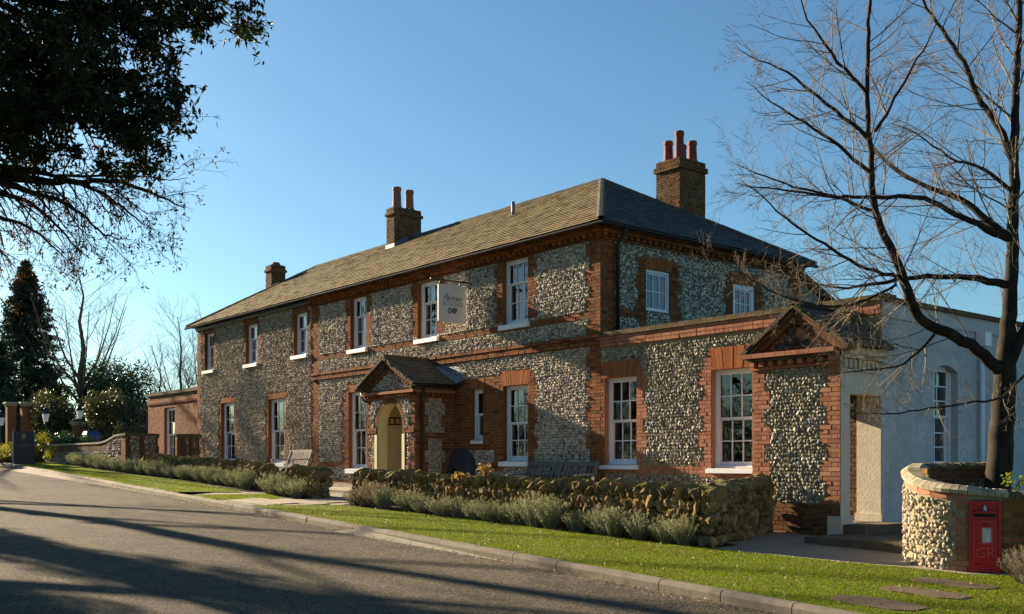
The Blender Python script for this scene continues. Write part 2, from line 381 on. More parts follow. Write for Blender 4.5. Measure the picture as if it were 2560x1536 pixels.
def joined(name, items, parent, smooth=False, kind=None):     # several builders with their own materials as one mesh
    J = MB(); idx = []; nq = [sum(len(a) for a in mb.q) for _, mb in items]; ntt = [sum(len(a) for a in mb.t) for _, mb in items]
    for _, mb in items:
        V = np.vstack(mb.v); J.add(V, np.vstack(mb.q) if mb.q else None, np.vstack(mb.t) if mb.t else None, np.concatenate(mb.r))
    me = J.mesh(name, smooth)
    for mat, _ in items: me.materials.append(M_[mat])
    mi = np.concatenate([np.full(n, i) for i, n in enumerate(nq)] + [np.full(n, i) for i, n in enumerate(ntt)]).astype(np.int32)
    me.polygons.foreach_set('material_index', mi)
    if smooth: me.polygons.foreach_set('use_smooth', np.array([items[i][0] not in FLAT for i in mi]))
    o = link(name, me, parent, Matrix.Identity(4))
    if kind: o['kind'] = kind
    return o
FLAT = {'flint_wing', 'flint_wall'}
def doms():
    out = []; rg = np.random.default_rng(3); n = 7
    for k in range(12):
        th = np.arange(n)*2*np.pi/n + rg.normal(0, .12, n)
        r0 = 1 + rg.normal(0, .14, n); r1 = (.76 + rg.normal(0, .13, n))
        v = [(r0[i]*math.cos(th[i]), r0[i]*math.sin(th[i]), -.15) for i in range(n)]
        ox, oy = rg.normal(0, .12, 2)
        v += [(r1[i]*math.cos(th[i]+.2)+ox, r1[i]*math.sin(th[i]+.2)+oy, .68+rg.normal(0, .12)) for i in range(n)]
        v += [(ox*1.5, oy*1.5, 1.0)]
        out.append(np.array(v))
    q = [(i, (i+1) % n, n+(i+1) % n, n+i) for i in range(n)]; t = [(n+i, n+(i+1) % n, 2*n) for i in range(n)]
    return out, q, t
DOM, DQ, DT = doms()
class Masonry:
    def __init__(s): s.rect = {}; s.bricks = Stock(); s.flints = Stock()
    def hole(s, w, u0, u1, z0, z1): s.rect.setdefault(id(w), []).append((u0, u1, z0, z1))
    def brick(s, w, u0, u1, z0, z1, mat='brick', tl=0, tr=0, d=.012, course=.075, mort=.009, ph=0, flush=False, bond='flem', dep=.03):
        r0 = int(round(z0/course)); r1 = int(round(z1/course)); L = []
        for r in range(r0, r1):
            z = r*course; gp = (r//4) % 2
            a = u0 - (tl if gp else 0); b = u1 + (tr if gp else 0)
            s.hole(w, a, b, z, z+course)
            if bond == 'head': cells = [.1125]; off = 0
            elif bond == 'str': cells = [.225]; off = (r % 2)*.1125
            else: cells = [.225, .1125]; off = (r % 2)*.16875
            per = sum(cells); x = math.floor((a-off-ph)/per)*per + off + ph; k = 0
            while x < b - .004:
                c = cells[k % len(cells)]; k += 1
                p, q = max(x, a), min(x+c, b); x += c
                if q - p > .03: L.append((p+mort/2, q-mort/2, z+mort/2, z+course-mort/2))
        if not L: return
        A = np.array(L); k = len(A); dd = d + rng.normal(0, .0022, k)
        j = rng.normal(0, .0015, (k, 4)); A = A + j
        s.bricks.add(wbox8(w, A[:, 0], A[:, 1], A[:, 2], A[:, 3], -dep, dd), mat)
    def flint(s, w, u0, u1, z0, z1, mat='flint', size=.088, proud=.034, squash=.8, course=True, zfun=None):
        ru = []; z = z0; row = 0
        while z < z1:
            h = size*(.85+.3*rng.random()); n = int((u1-u0)/size*1.6)+2
            st = size*np.clip(rng.lognormal(-.06, .26, n), .6, 1.7); u = u0 + np.cumsum(st) - st[0]*rng.random(); u = u[u < u1]
            ru.append(np.stack([u + rng.normal(0, size*.06, len(u)), z + h/2 + rng.normal(0, size*(.11 if course else .2), len(u)), np.full(len(u), h)*rng.uniform(.8, 1.15, len(u))], 1)); z += h*.9
        A = np.vstack(ru); rc = np.array(s.rect.get(id(w), [(9e9, 9e9, 9e9, 9e9)])); mg = size*.2
        ok = np.ones(len(A), bool); du_ = np.full(len(A), 9.); dz_ = np.full(len(A), 9.)
        for i in range(0, len(rc), 200):
            q = rc[i:i+200]
            ins = (A[:, 0:1] > q[:, 0]-mg) & (A[:, 0:1] < q[:, 1]+mg) & (A[:, 1:2] > q[:, 2]-mg*.8) & (A[:, 1:2] < q[:, 3]+mg*.8)
            ok &= ~ins.any(1)
            eu_ = np.maximum(q[:, 0]-A[:, 0:1], A[:, 0:1]-q[:, 1]); ez_ = np.maximum(q[:, 2]-A[:, 1:2], A[:, 1:2]-q[:, 3])
            du_ = np.minimum(du_, np.where(ez_ < size*.3, np.where(eu_ > 0, eu_, 9), 9).min(1)); dz_ = np.minimum(dz_, np.where(eu_ < size*.2, np.where(ez_ > 0, ez_, 9), 9).min(1))
        if zfun is not None: ok &= zfun(A[:, 0], A[:, 1])
        A = A[ok]; k = len(A); du_ = du_[ok]; dz_ = dz_[ok]
        if not k: return
        P, U, N = w.fr(A[:, 0]); Zv = np.array([0, 0, 1.])
        a = rng.normal(0, .45, k); hu = A[:, 2]*rng.uniform(.3, .56, k); hz = A[:, 2]*rng.uniform(.36, .6, k); hu = np.minimum(hu, np.maximum(du_*.95, size*.16)); hz = np.minimum(hz, np.maximum(dz_*.95, size*.16)); a = np.where((du_ < size*.7) | (dz_ < size*.7), a*.25, a); pr = proud*rng.uniform(.5, 1.5, k)
        ti = rng.normal(0, .3, (k, 2)); pid = rng.integers(0, len(DOM), k)
        V = np.stack(DOM)[pid]
        x = V[:, :, 0]*np.cos(a)[:, None] - V[:, :, 1]*np.sin(a)[:, None]; y = V[:, :, 0]*np.sin(a)[:, None] + V[:, :, 1]*np.cos(a)[:, None]
        x = x*hu[:, None]; y = y*hz[:, None]; dd = V[:, :, 2]*pr[:, None] + (x*ti[:, :1] + y*ti[:, 1:])
        out = (P + A[:, 1:2]*Zv)[:, None] + x[..., None]*U[:, None] + y[..., None]*Zv + dd[..., None]*N[:, None]
        s.flints.add(out, mat, DQ, DT)
    def place(s, parent, lim=300):
        s.bricks.place(parent, 'brick', 'brickwork', lim); s.flints.place(parent, 'flint', 'flintwork', lim, smooth=True)
def core(w, u0, u1, z0, z1, ops, mb, rev=None, depth=.11):   # wall face with openings; reveals into rev
    us = sorted({u0, u1, *[o[i] for o in ops for i in (0, 1)]}); zs = sorted({z0, z1, *[o[i] for o in ops for i in (2, 3)]})
    us = [u for u in us if u0 <= u <= u1]; zs = [z for z in zs if z0 <= z <= z1]
    for a, b in zip(us[:-1], us[1:]):
        for c, d in zip(zs[:-1], zs[1:]):
            um, zm = (a+b)/2, (c+d)/2
            if any(o[0] < um < o[1] and o[2] < zm < o[3] for o in ops): continue
            mb.quad(w.pt(a, c), w.pt(b, c), w.pt(b, d), w.pt(a, d))
    if rev is not None:
        for a, b, c, d in [o[:4] for o in ops]:
            rq = MB()
            for p, q in (((a, c), (a, d)), ((b, c), (b, d)), ((a, c), (b, c)), ((a, d), (b, d))):
                rq.quad(w.pt(*p), w.pt(*q), w.pt(*q, -depth-.25), w.pt(*p, -depth-.25))
            rev.append(rq)
def lintel(parent, w, u0, u1, z0, z1, splay=.1, mat='brick_gauged', d=.014, n=None, rise=0.):
    mb = MB(); n = n or max(6, int((u1-u0)/.072)); mid = (u0+u1)/2; hw = (u1-u0)/2
    for i in range(n):
        a, b = u0+(u1-u0)*i/n+.003, u0+(u1-u0)*(i+1)/n-.003
        f = lambda u: u + (u-mid)/hw*splay
        arc = lambda u: rise*(1-((u-mid)/hw)**2)
        dd = d + rng.normal(0, .002)
        v = [w.pt(a, z0+arc(a), -.05), w.pt(b, z0+arc(b), -.05), w.pt(b, z0+arc(b), dd), w.pt(a, z0+arc(a), dd),
             w.pt(f(a), z1+arc(a)*.6, -.05), w.pt(f(b), z1+arc(b)*.6, -.05), w.pt(f(b), z1+arc(b)*.6, dd), w.pt(f(a), z1+arc(a)*.6, dd)]
        mb.add(v, BOXQ, None, rng.random())
    return mb.build('lintel', mat, parent)
def window(parent, w, op, cols, rt, rb, split=None, sill=True, depth=.11, room='room', curtain=True, blind=False, sd=.1, drop=.13, fw=.055, ext=.08, name='window', single=False):
    u0, u1, z0, z1 = op
    fm = MB(); D = -depth
    for a, b, c, d in ((u0, u0+fw, z0, z1), (u1-fw, u1, z0, z1), (u0+fw, u1-fw, z1-fw*1.1, z1), (u0+fw, u1-fw, z0, z0+fw*.8)):
        wb(fm, w, a, b, c, d, D-.12, D)
    o = fm.build(name, 'white_paint', parent)
    ia, ib, ic, id_ = u0+fw, u1-fw, z0+fw*.8, z1-fw*1.1
    zs = ic + (id_-ic)*(split if split else rb/(rt+rb))
    sashes = [(ic, id_, rt, D-.03)] if single else [(zs, id_, rt, D-.03), (ic, zs+.02, rb, D-.07)]
    for c, d, rows, dd in sashes:
        sm = MB(); st = .042; rl = .042; br = .075 if dd < D-.05 else .035
        wb(sm, w, ia, ia+st, c, d, dd-.04, dd); wb(sm, w, ib-st, ib, c, d, dd-.04, dd)
        wb(sm, w, ia+st, ib-st, d-rl, d, dd-.04, dd); wb(sm, w, ia+st, ib-st, c, c+br, dd-.04, dd)
        pa, pb, pc, pd = ia+st, ib-st, c+br, d-rl; bw = .011
        for i in range(1, cols): x = pa+(pb-pa)*i/cols; wb(sm, w, x-bw, x+bw, pc, pd, dd-.035, dd-.004)
        for j in range(1, rows): z = pc+(pd-pc)*j/rows; wb(sm, w, pa, pb, z-bw, z+bw, dd-.033, dd-.006)
        sm.build('sash', 'white_paint', o)
        for i in range(cols):
            for j in range(rows):
                a, b = pa+(pb-pa)*i/cols, pa+(pb-pa)*(i+1)/cols; e, f = pc+(pd-pc)*j/rows, pc+(pd-pc)*(j+1)/rows
                t = rng.normal(0, .0022, 2)
                V = [w.pt(a, e, dd-.02+t[0]), w.pt(b, e, dd-.02-t[0]), w.pt(b, f, dd-.02-t[0]+t[1]), w.pt(a, f, dd-.02+t[0]+t[1])]
                MB().add(V, [(0, 1, 2, 3)]).build('pane', 'glass', o)
    rm = MB(); a, b, c, d, e = u0-.5, u1+.5, z0-.4, z1+.3, -1.9
    q = [(a, c), (b, c), (b, d), (a, d)]; f0 = D-.16
    for i in range(4): rm.quad(w.pt(*q[i], f0), w.pt(*q[(i+1) % 4], f0), w.pt(*q[(i+1) % 4], e), w.pt(*q[i], e))
    rm.quad(*[w.pt(*p, e) for p in q]); rm.build('room_lining', room, o)
    if curtain:
        cm = MB(); cw = (u1-u0)*.2; n = 14
        for s0, s1 in ((u0+.02, u0+.02+cw), (u1-.02-cw, u1-.02)):
            uu = np.linspace(s0, s1, n); dd = D-.2+.025*np.sin(np.arange(n)*1.7)
            A = w.pt(uu, z0, dd); B = w.pt(uu, z1, dd)
            for i in range(n-1): cm.quad(A[i], A[i+1], B[i+1], B[i])
        cm.build('curtain', 'curtain', o)
    if blind:
        bm = MB(); wb(bm, w, u0+.04, u1-.04, z1-.32, z1-.05, D-.19, D-.17); bm.build('blind', 'blind', o)
    if sill:
        sm = MB(); v = wbox8(w, u0-ext, u1+ext, z0-drop, z0+.004, -depth-.02, sd)[0]
        v[[6, 7], 2] -= .025; sm.add(v, BOXQ); wb(sm, w, u0+.002, u1-.002, z0-.01, z0+.03, -depth-.06, -depth+.04)
        sm.build('sill', 'white_paint', o)
    return o
def slates(stock, O, U, V, N, vlen, lf, rt, mat, expo=.19, width=.235, thick=.016):
    O, U, V, N = [np.array(a, float) for a in (O, U, V, N)]
    i = 0; L = []
    while i*expo < vlen-.03:
        v0 = i*expo; v1 = min(v0+expo*1.45, vlen)
        a, b = min(lf(v0), lf(v1)), max(rt(v0), rt(v1))
        u = a - width*(.5*(i % 2)) - rng.random()*.04
        while u < b:
            wv = width*rng.uniform(.88, 1.12); p, q = u+.003, u+wv-.003; u += wv
            c = [min(max(p, lf(v0)), rt(v0)), min(max(q, lf(v0)), rt(v0)), min(max(q, lf(v1)), rt(v1)), min(max(p, lf(v1)), rt(v1))]
            if c[1]-c[0] < .02 and c[2]-c[3] < .02: continue
            j = rng.normal(0, .007); h = thick*1.9 + abs(rng.normal(0, .004)); e = rng.normal(0, .0025)
            f = lambda uu, vv, nn: O + uu*U + vv*V + nn*N
            L.append([f(c[0], v0+j, h-thick), f(c[1], v0+j, h-thick+e), f(c[2], v1, -.004), f(c[3], v1, -.004),
                      f(c[0], v0+j, h), f(c[1], v0+j, h+e), f(c[2], v1, .008), f(c[3], v1, .008)])
        i += 1
    stock.add(np.array(L), mat)
def ridge(stock, A, B, mat, r=.12, n=None, seg=.36, flat=.75):
    A = np.array(A, float); B = np.array(B, float); L = np.linalg.norm(B-A); d = (B-A)/L
    s = np.cross(d, [0, 0, 1.]); s /= np.linalg.norm(s); up = np.cross(s, d)
    k = max(2, int(L/seg)); out = []
    th = np.linspace(R(200), R(-20), 6)
    for i in range(k):
        p, q = A + d*(L*i/k), A + d*(L*(i+1)/k+.03)
        rr = r*(1+rng.normal(0, .03)); e0 = rng.normal(0, .006)
        ring = lambda c, m: [c + s*rr*m*math.cos(a) + up*rr*m*flat*math.sin(a) for a in th]
        out.append(ring(p, 1.06) + ring(q, .97) + [c+np.array([0, 0, e0]) for c in (p, q)])
    qd = [(j, j+1, 7+j, 6+j) for j in range(5)]; t = [(j+1, j, 12) for j in range(5)]
    stock.add(np.array(out), mat, qd, t)
def gutter(parent, A, B, mat='gutter', r=.06):
    mb = MB(); A = np.array(A, float); B = np.array(B, float); d = B-A; d /= np.linalg.norm(d); s = np.cross(d, [0, 0, 1.])
    th = np.linspace(0, -np.pi, 7); ring = lambda c, rr: [c + s*rr*math.cos(a) + np.array([0, 0, rr*math.sin(a)]) for a in th]
    o = ring(A, r)+ring(B, r)+ring(A, r*.85)+ring(B, r*.85)
    q = [(j, j+1, 8+j, 7+j) for j in range(6)] + [(14+j+1, 14+j, 21+j, 22+j) for j in range(6)] + [(0, 7, 21, 14), (6, 20, 27, 13)] + [(j, 14+j, 15+j, j+1) for j in range(6)] + [(7+j, 8+j, 22+j, 21+j) for j in range(6)]
    mb.add(o, q); return mb.build('gutter', mat, parent)
def pipe(parent, pts, r=.04, mat='gutter', name='downpipe'):
    mb = MB(); mb.tube(pts, r, 8)
    P = np.array(pts, float)
    return mb.build(name, mat, parent, smooth=True)

FRONT = Wall((0, 0, 0), (1, 0, 0), (0, -1, 0))
END = Wall((0, 0, 0), (0, 1, 0), (1, 0, 0))
EAVE, RIDGE, DEP = 5.17, 7.53, 7.3; OH = .28
# ------------------------------------------------------------------ main house
house = thing('flint_house', 'long two storey flint and brick house with hipped tile roof and pots on its chimneys', 'house', (-10, 3, float(g(-10, 0))))
hm = Masonry()
U = [(-21.18,-20.33,3.45,4.84),(-17.63,-16.72,3.42,4.80),(-14.06,-13.17,3.44,4.79),(-10.51,-9.62,3.33,4.85),(-6.99,-6.07,3.31,4.82),(-3.36,-2.42,3.31,4.86)]
Lw = [(-19.70,-18.51,.01,2.15),(-15.88,-14.65,-.02,2.11),(-10.61,-9.58,-.18,2.07),(-4.62,-4.13,.56,1.83),(-3.34,-2.42,.03,1.84)]
mb, rv = MB(), []; core(FRONT, -21.87, 0, -1.6, 5.12, U+Lw, mb, rv)
mb.build('front_wall', 'mortar', house); [q_.build('window_reveal', 'brick', house) for q_ in rv]
EW = [(1.43,2.24,3.43,4.37),(4.53,5.40,3.2,4.39)]
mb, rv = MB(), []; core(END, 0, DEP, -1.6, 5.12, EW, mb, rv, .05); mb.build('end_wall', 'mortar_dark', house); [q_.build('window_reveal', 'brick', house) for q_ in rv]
mb = MB(); mb.quad((-21.87, 0, -1.6), (-21.87, DEP, -1.6), (-21.87, DEP, 5.12), (-21.87, 0, 5.12)); mb.quad((-21.87, DEP, -1.6), (0, DEP, -1.6), (0, DEP, 5.12), (-21.87, DEP, 5.12)); mb.build('rear_wall', 'mortar', house)
for o in U+Lw: hm.hole(FRONT, *o)
for o in EW: hm.hole(END, *o)
B = hm.brick
# brickwork of the right hand block
B(FRONT, -.34, 0, -1.3, 4.9, tl=.11)                       # corner quoin
B(FRONT, -12.87, -12.43, -1.05, 4.9, tr=.06)               # left hand strip
for (a, b, c, d) in U[3:]:
    B(FRONT, a-.22, a, 3.35, 4.87, tl=.1); B(FRONT, b, b+.22, 3.35, 4.87, tr=.1)
B(FRONT, -12.43, 0, 3.15, 3.3 )                            # sill band
B(FRONT, -12.87, .02, 2.56, 2.7, d=.05, dep=.06); B(FRONT, -12.9, .02, 2.7, 2.78, d=.075, dep=.09, bond='str'); B(FRONT, -12.9, .02, 2.55, 2.63, d=.075, bond='head', dep=.09)
B(FRONT, -10.95, -10.61, -.2, 2.1, tl=.09); B(FRONT, -9.58, -9.2, -.2, 2.1, tr=.09)
B(FRONT, -12.43, -10.95, -.15, 0); B(FRONT, -12.87, -5.4, -1.0, -.52, d=.03)
B(FRONT, -5.37, -4.62, .3, 2.1); B(FRONT, -4.13, -3.34, .3, 2.1)
B(FRONT, -3.34, -2.42, 2.1, 2.1); B(FRONT, -3.7, -3.34, -.2, .3, tl=.08); B(FRONT, -2.42, -2.17, -.15, 2.1, tr=.09)
B(FRONT, -4.62, -4.13, .3, .52); B(FRONT, -2.42, 0, -.45, -.3)
for a, b, c, d in Lw[:2]:
    B(FRONT, a-.14, a, c-.1, d, tl=.07); B(FRONT, b, b+.13, c-.1, d, tr=.07)
for a, b, c, d in U[:3]:
    B(FRONT, a-.12, a, c-.1, 5.05, tl=.08); B(FRONT, b, b+.12, c-.1, 5.05, tr=.08); B(FRONT, a, b, d, 5.05)
B(FRONT, -21.87, -21.62, -.7, 5.05, tr=.1)
# cornice: dentils and projecting courses
for w, a, b in ((FRONT, -12.9, .06), (END, -.06, DEP)):
    hm.hole(w, a, b, 4.86, 5.2)
    hm.bricks.add(wbox8(w, a, b, 4.86, 4.9, -.03, .05), 'brick')
    du = np.arange(a+.05, b-.08, .2); hm.bricks.add(wbox8(w, du, du+.1, 4.905, 4.975, -.03, .13), 'brick')
    for z0, z1, dd in ((4.98, 5.045, .16), (5.05, 5.12, .2)):
        bu = np.arange(a, b, .225); hm.bricks.add(wbox8(w, bu+.004, np.minimum(bu+.221, b), z0, z1, -.03, dd), 'brick')
# end wall brickwork
B(END, 0, .42, 2.5, 4.87, tr=.13)
for a, b, c, d in EW: B(END, a-.26, a, 3.1, 4.6, tl=.1); B(END, b, b+.26, 3.1, 4.6, tr=.1)
B(END, DEP-.4, DEP, 2.5, 4.87, tl=.1); B(END, .42, 1.2, 3.2, 3.36); B(END, 2.5, 4.2, 3.12, 3.2)
for a, b, c, d in EW:
    lintel(house, END, a, b, d, d+.27, .13); hm.hole(END, a-.12, b+.12, d, d+.27)
for i, (a, b, c, d) in enumerate(Lw):
    h = (.2, .2, .22, .26, .36)[i]; lintel(house, FRONT, a, b, d, d+h, (.09, .09, .1, .06, .13)[i]); hm.hole(FRONT, a-.08, b+.08, d, d+h)
hm.hole(FRONT, -7.6, -5.4, -1.6, 2.5)
def under_porch(u, z): return ~((u > -7.75) & (u < -5.3) & (z < 2.55-.5*np.abs(u+6.5)))
hm.flint(FRONT, -12.43, 0, -1.15, 4.86, 'flint', .067, .034, zfun=under_porch)
hm.flint(FRONT, -21.87, -12.87, -.75, 5.05, 'flint_brown', .063, .034)
hm.flint(END, 0, DEP, 2.5, 4.86, 'flint', .07, .024, course=False)
mb = MB(); wb(mb, FRONT, -21.87, -12.9, 4.98, 5.1, 0, .1); mb.build('eaves_board', 'gutter', house)
wl = ['window']*6
for i, o in enumerate(U): window(house, FRONT, o, 3, 1, 2, split=.64, drop=.13, room='room_warm' if i in (3,) else 'room')
for i, o in enumerate(Lw):
    if i == 3: window(house, FRONT, o, 1, 1, 1, split=.5, drop=.1, ext=.0, sd=.03, curtain=False)
    else: window(house, FRONT, o, 3, 2, 2, split=.5, blind=(i == 4), curtain=(i != 4), room='room_warm' if i < 3 else 'room', drop=.15 if i < 3 else .13)
window(house, END, EW[0], 3, 2, 1, depth=.04, sill=False, single=True); window(house, END, EW[1], 3, 3, 1, depth=.03, sill=False, single=True, fw=.11)
# roof
AX, AXL, RY = -3.65, -19.25, 3.65
roof = MB(); E0 = EAVE-.02
c4 = [(-22.2, -OH, E0), (OH, -OH, E0), (OH, 7.58, E0), (-22.2, 7.58, E0)]; a1, a0 = (AX, RY, RIDGE-.02), (AXL, RY, RIDGE-.02)
roof.add([*c4, a1, a0], [(0, 1, 4, 5), (2, 3, 5, 4)], [(1, 2, 4), (3, 0, 5)])
roof.add([(-22.2, -OH, E0-.02), (OH, -OH, E0-.02), (OH, 7.58, E0-.02), (-22.2, 7.58, E0-.02)], [(0, 3, 2, 1)])
rf = roof.build('roof', 'gutter', house)
st = Stock(); run, hgt = 3.65+OH, RIDGE-EAVE; SL = math.hypot(run, hgt); cs, sn = run/SL, hgt/SL
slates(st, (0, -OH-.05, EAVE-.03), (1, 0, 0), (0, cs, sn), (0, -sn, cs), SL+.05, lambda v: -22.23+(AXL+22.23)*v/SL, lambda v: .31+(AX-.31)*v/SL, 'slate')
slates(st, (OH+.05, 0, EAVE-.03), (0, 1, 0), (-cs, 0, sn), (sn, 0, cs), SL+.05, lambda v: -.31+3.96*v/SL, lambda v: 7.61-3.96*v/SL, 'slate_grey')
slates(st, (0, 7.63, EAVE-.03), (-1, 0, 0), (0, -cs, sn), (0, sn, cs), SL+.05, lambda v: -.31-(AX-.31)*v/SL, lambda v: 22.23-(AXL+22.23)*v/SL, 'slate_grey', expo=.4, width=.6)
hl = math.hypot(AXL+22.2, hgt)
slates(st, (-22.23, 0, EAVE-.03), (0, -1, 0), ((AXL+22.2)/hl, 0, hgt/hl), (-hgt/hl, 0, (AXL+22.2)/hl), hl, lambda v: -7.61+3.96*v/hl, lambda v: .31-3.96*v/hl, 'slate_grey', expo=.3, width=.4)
st.place(house, 'roof_slate', 'roof_slates')
st = Stock(); ridge(st, a0, a1, 'ridge_tile', .11)
for p, q in ((a1, c4[1]), (a1, c4[2]), (a0, c4[0]), (a0, c4[3])): ridge(st, np.array(p)+[0, 0, .02], np.array(q)+[0, 0, .05], 'ridge_tile', .1, flat=.6)
st.place(house, 'ridge_tile', 'ridge_tiles')
gutter(house, (-22.25, -OH-.05, EAVE-.05), (OH+.08, -OH-.05, EAVE-.05), r=.055); gutter(house, (OH+.05, -OH-.08, EAVE-.05), (OH+.05, 7.6, EAVE-.05), r=.055)
pipe(house, [(.33, .42, EAVE-.1), (.32, .42, 4.98), (.1, .42, 4.75), (.1, .42, 2.6)], .042)
mb = MB(); mb.tube([(-6.05, 2.55, 6.75), (-6.05, 2.55, 7.25)], .05, 10); mb.build('vent_pipe', 'lead', house, smooth=True)
# chimneys
def chimney(x0, x1, y0, y1, zb, zt, pots, ph, pr, mat, flash=False):
    c = MB(); c.box((x0, y0, zb), (x1, y1, zt-.24)); c.box((x0-.05, y0-.05, zt-.26), (x1+.05, y1+.05, zt-.17)); c.box((x0+.0, y0, zt-.17), (x1, y1, zt))
    o = c.build('chimney', 'mortar_dark', house)
    wf = Wall((0, y0, 0), (1, 0, 0), (0, -1, 0)); we = Wall((x1, 0, 0), (0, 1, 0), (1, 0, 0))
    for w, a, b in ((wf, x0, x1), (we, y0, y1)):
        hm.brick(w, a, b, zb, zt-.27, mat); hm.brick(w, a-.05, b+.05, zt-.265, zt-.165, mat, d=.065); hm.brick(w, a-.0, b+.0, zt-.165, zt, mat, d=.02)
    for px, py, h in pots:
        m2 = MB(); m2.lathe((px, py, zt), [(pr*1.18, 0), (pr*1.18, .06), (pr*1.05, .1), (pr*.92, h-.14), (pr*.98, h-.12), (pr*1.05, h-.1), (pr*1.05, h-.03), (pr*.9, h), (pr*.72, h), (pr*.7, h-.3)], 18)
        m2.build('chimney_pot', 'pot' if pr < .135 else 'pot_old', o, smooth=True)
    if flash:
        f = MB(); wb(f, wf, x0-.02, x1+.02, zb+.0, zb+.27, .01, .035); f.build('flashing', 'lead_pale', o)
        f = MB(); f.add([we.pt(y0-.03, zb+.0, .03), we.pt(y1, zb+.62, .03), we.pt(y1, zb+.82, .03), we.pt(y0-.03, zb+.3, .03)], [(0, 1, 2, 3)]); f.build('flashing', 'lead', o)
    m3 = MB(); n = 26
    for k in range(n):
        px, py = rng.uniform(x0, x1), rng.uniform(y0, y1); e = rng.uniform(.03, .07)
        m3.many(DOM[k % 12], DQ, DT, np.array([np.diag([e, e, e*.8])]), np.array([[px, py, zt-.01]]), rng.random(1))
    m3.build('moss_flaunching', 'coping_dark', o, smooth=True)
chimney(-13.24, -12.75, 3.0, 4.06, 7.0, 8.5, [(-13.0, 3.25, .72), (-13.0, 3.75, .7)], .7, .145, 'brick_old', True)
chimney(-21.0, -20.5, 2.4, 2.98, 6.0, 7.66, [(-20.75, 2.7, .14)], .1, .15, 'brick_old')
chimney(-3.36, -2.5, 5.46, 6.5, 6.2, 8.24, [(-3.15, 5.72, .62), (-2.75, 5.72, .8), (-2.72, 6.22, .62), (-3.12, 6.25, .62)], .6, .125, 'brick_old')

# ------------------------------------------------------------------ porch of the house
PX0, PX1, PY = -7.64, -5.37, -1.2
PF = Wall((0, PY, 0), (1, 0, 0), (0, -1, 0)); PR = Wall((PX1, 0, 0), (0, 1, 0), (1, 0, 0)); PL = Wall((PX0, 0, 0), (0, -1, 0), (-1, 0, 0))
AL, AR, SP = -7.1, -5.92, .93; AC, AW = (AL+AR)/2, (AR-AL)/2
th = np.linspace(math.pi, 0, 17); arc = [(AC+AW*math.cos(t), SP+AW*1.0*math.sin(t)) for t in th]
pm = MB(); ZT = 1.9
pm.quad(PF.pt(PX0, -1.3), PF.pt(AL, -1.3), PF.pt(AL, SP), PF.pt(PX0, SP)); pm.quad(PF.pt(AR, -1.3), PF.pt(PX1, -1.3), PF.pt(PX1, SP), PF.pt(AR, SP))
pm.quad(PF.pt(PX0, SP), PF.pt(AL, SP), PF.pt(AL, ZT), PF.pt(PX0, ZT)); pm.quad(PF.pt(AR, SP), PF.pt(PX1, SP), PF.pt(PX1, ZT), PF.pt(AR, ZT))
for p, q in zip(arc[:-1], arc[1:]): pm.quad(PF.pt(*p), PF.pt(*q), PF.pt(q[0], ZT), PF.pt(p[0], ZT))
pm.quad(PR.pt(PY, -1.3), PR.pt(0, -1.3), PR.pt(0, ZT), PR.pt(PY, ZT)); pm.quad(PL.pt(0, -1.3), PL.pt(-PY, -1.3), PL.pt(-PY, ZT), PL.pt(0, ZT))
pm.add([PF.pt(PX0, ZT), PF.pt(PX1, ZT), PF.pt(-6.5, 2.5)], None, [(0, 1, 2)])
porch = pm.build('porch', 'mortar', house)
im = MB()                                        # cream lining: reveal of the arch, then the inside
prof = [(AL, -1.3)] + arc + [(AR, -1.3)]
for p, q in zip(prof[:-1], prof[1:]): im.quad(PF.pt(*p), PF.pt(*q), PF.pt(*q, -.3), PF.pt(*p, -.3))
ix0, ix1, iy0, iy1 = PX0+.24, PX1-.24, PY+.3, .3
im.quad((ix0, iy0, -1.3), (ix0, iy1, -1.3), (ix0, iy1, 1.9), (ix0, iy0, 1.9)); im.quad((ix1, iy0, -1.3), (ix1, iy1, -1.3), (ix1, iy1, 1.9), (ix1, iy0, 1.9))
im.quad((ix0, iy1, -1.3), (ix1, iy1, -1.3), (ix1, iy1, 1.9), (ix0, iy1, 1.9)); im.quad((ix0, iy0, 1.85), (ix1, iy0, 1.85), (ix1, iy1, 1.85), (ix0, iy1, 1.85))
for p, q in zip(prof[:-1], prof[1:]):
    sx = ix0 if (p[0]+q[0])/2 < AC else ix1
    im.quad(PF.pt(*p, -.3), PF.pt(*q, -.3), PF.pt(sx, q[1], -.3), PF.pt(sx, p[1], -.3))
im.build('porch_lining', 'cream_paint', porch)
tm = MB()                                        # painted jamb pilasters below the springing
wb(tm, PF, AL-.12, AL, -1.3, .72, -.02, .03); wb(tm, PF, AR, AR+.12, -1.3, .72, -.02, .03); tm.build('door_jamb', 'cream_paint', porch)
rl = MB()
for z in (1.17, 1.0): rl.box((ix0+.002, -.85, z), (ix0+.03, .25, z+.035))
for y in (-.84, -.5, -.16, .18): rl.box((ix0+.003, y, 1.0), (ix0+.028, y+.03, 1.2))
for y in (-.68, -.34, .0): rl.box((ix0+.003, y, 1.08), (ix0+.07, y+.03, 1.12))
rl.build('coat_rail', 'door_rail', porch)
fm = MB(); fm.quad((ix0, PY-.1, -.62), (ix1, PY-.1, -.62), (ix1, .3, -.62), (ix0, .3, -.62)); fm.build('porch_floor', 'brick', porch)
hm.hole(PF, AL-.12, AR+.12, -1.4, .8)
class _A: pass
th2 = np.linspace(math.pi, 0, 25)
vm = MB()                                        # arch voussoirs
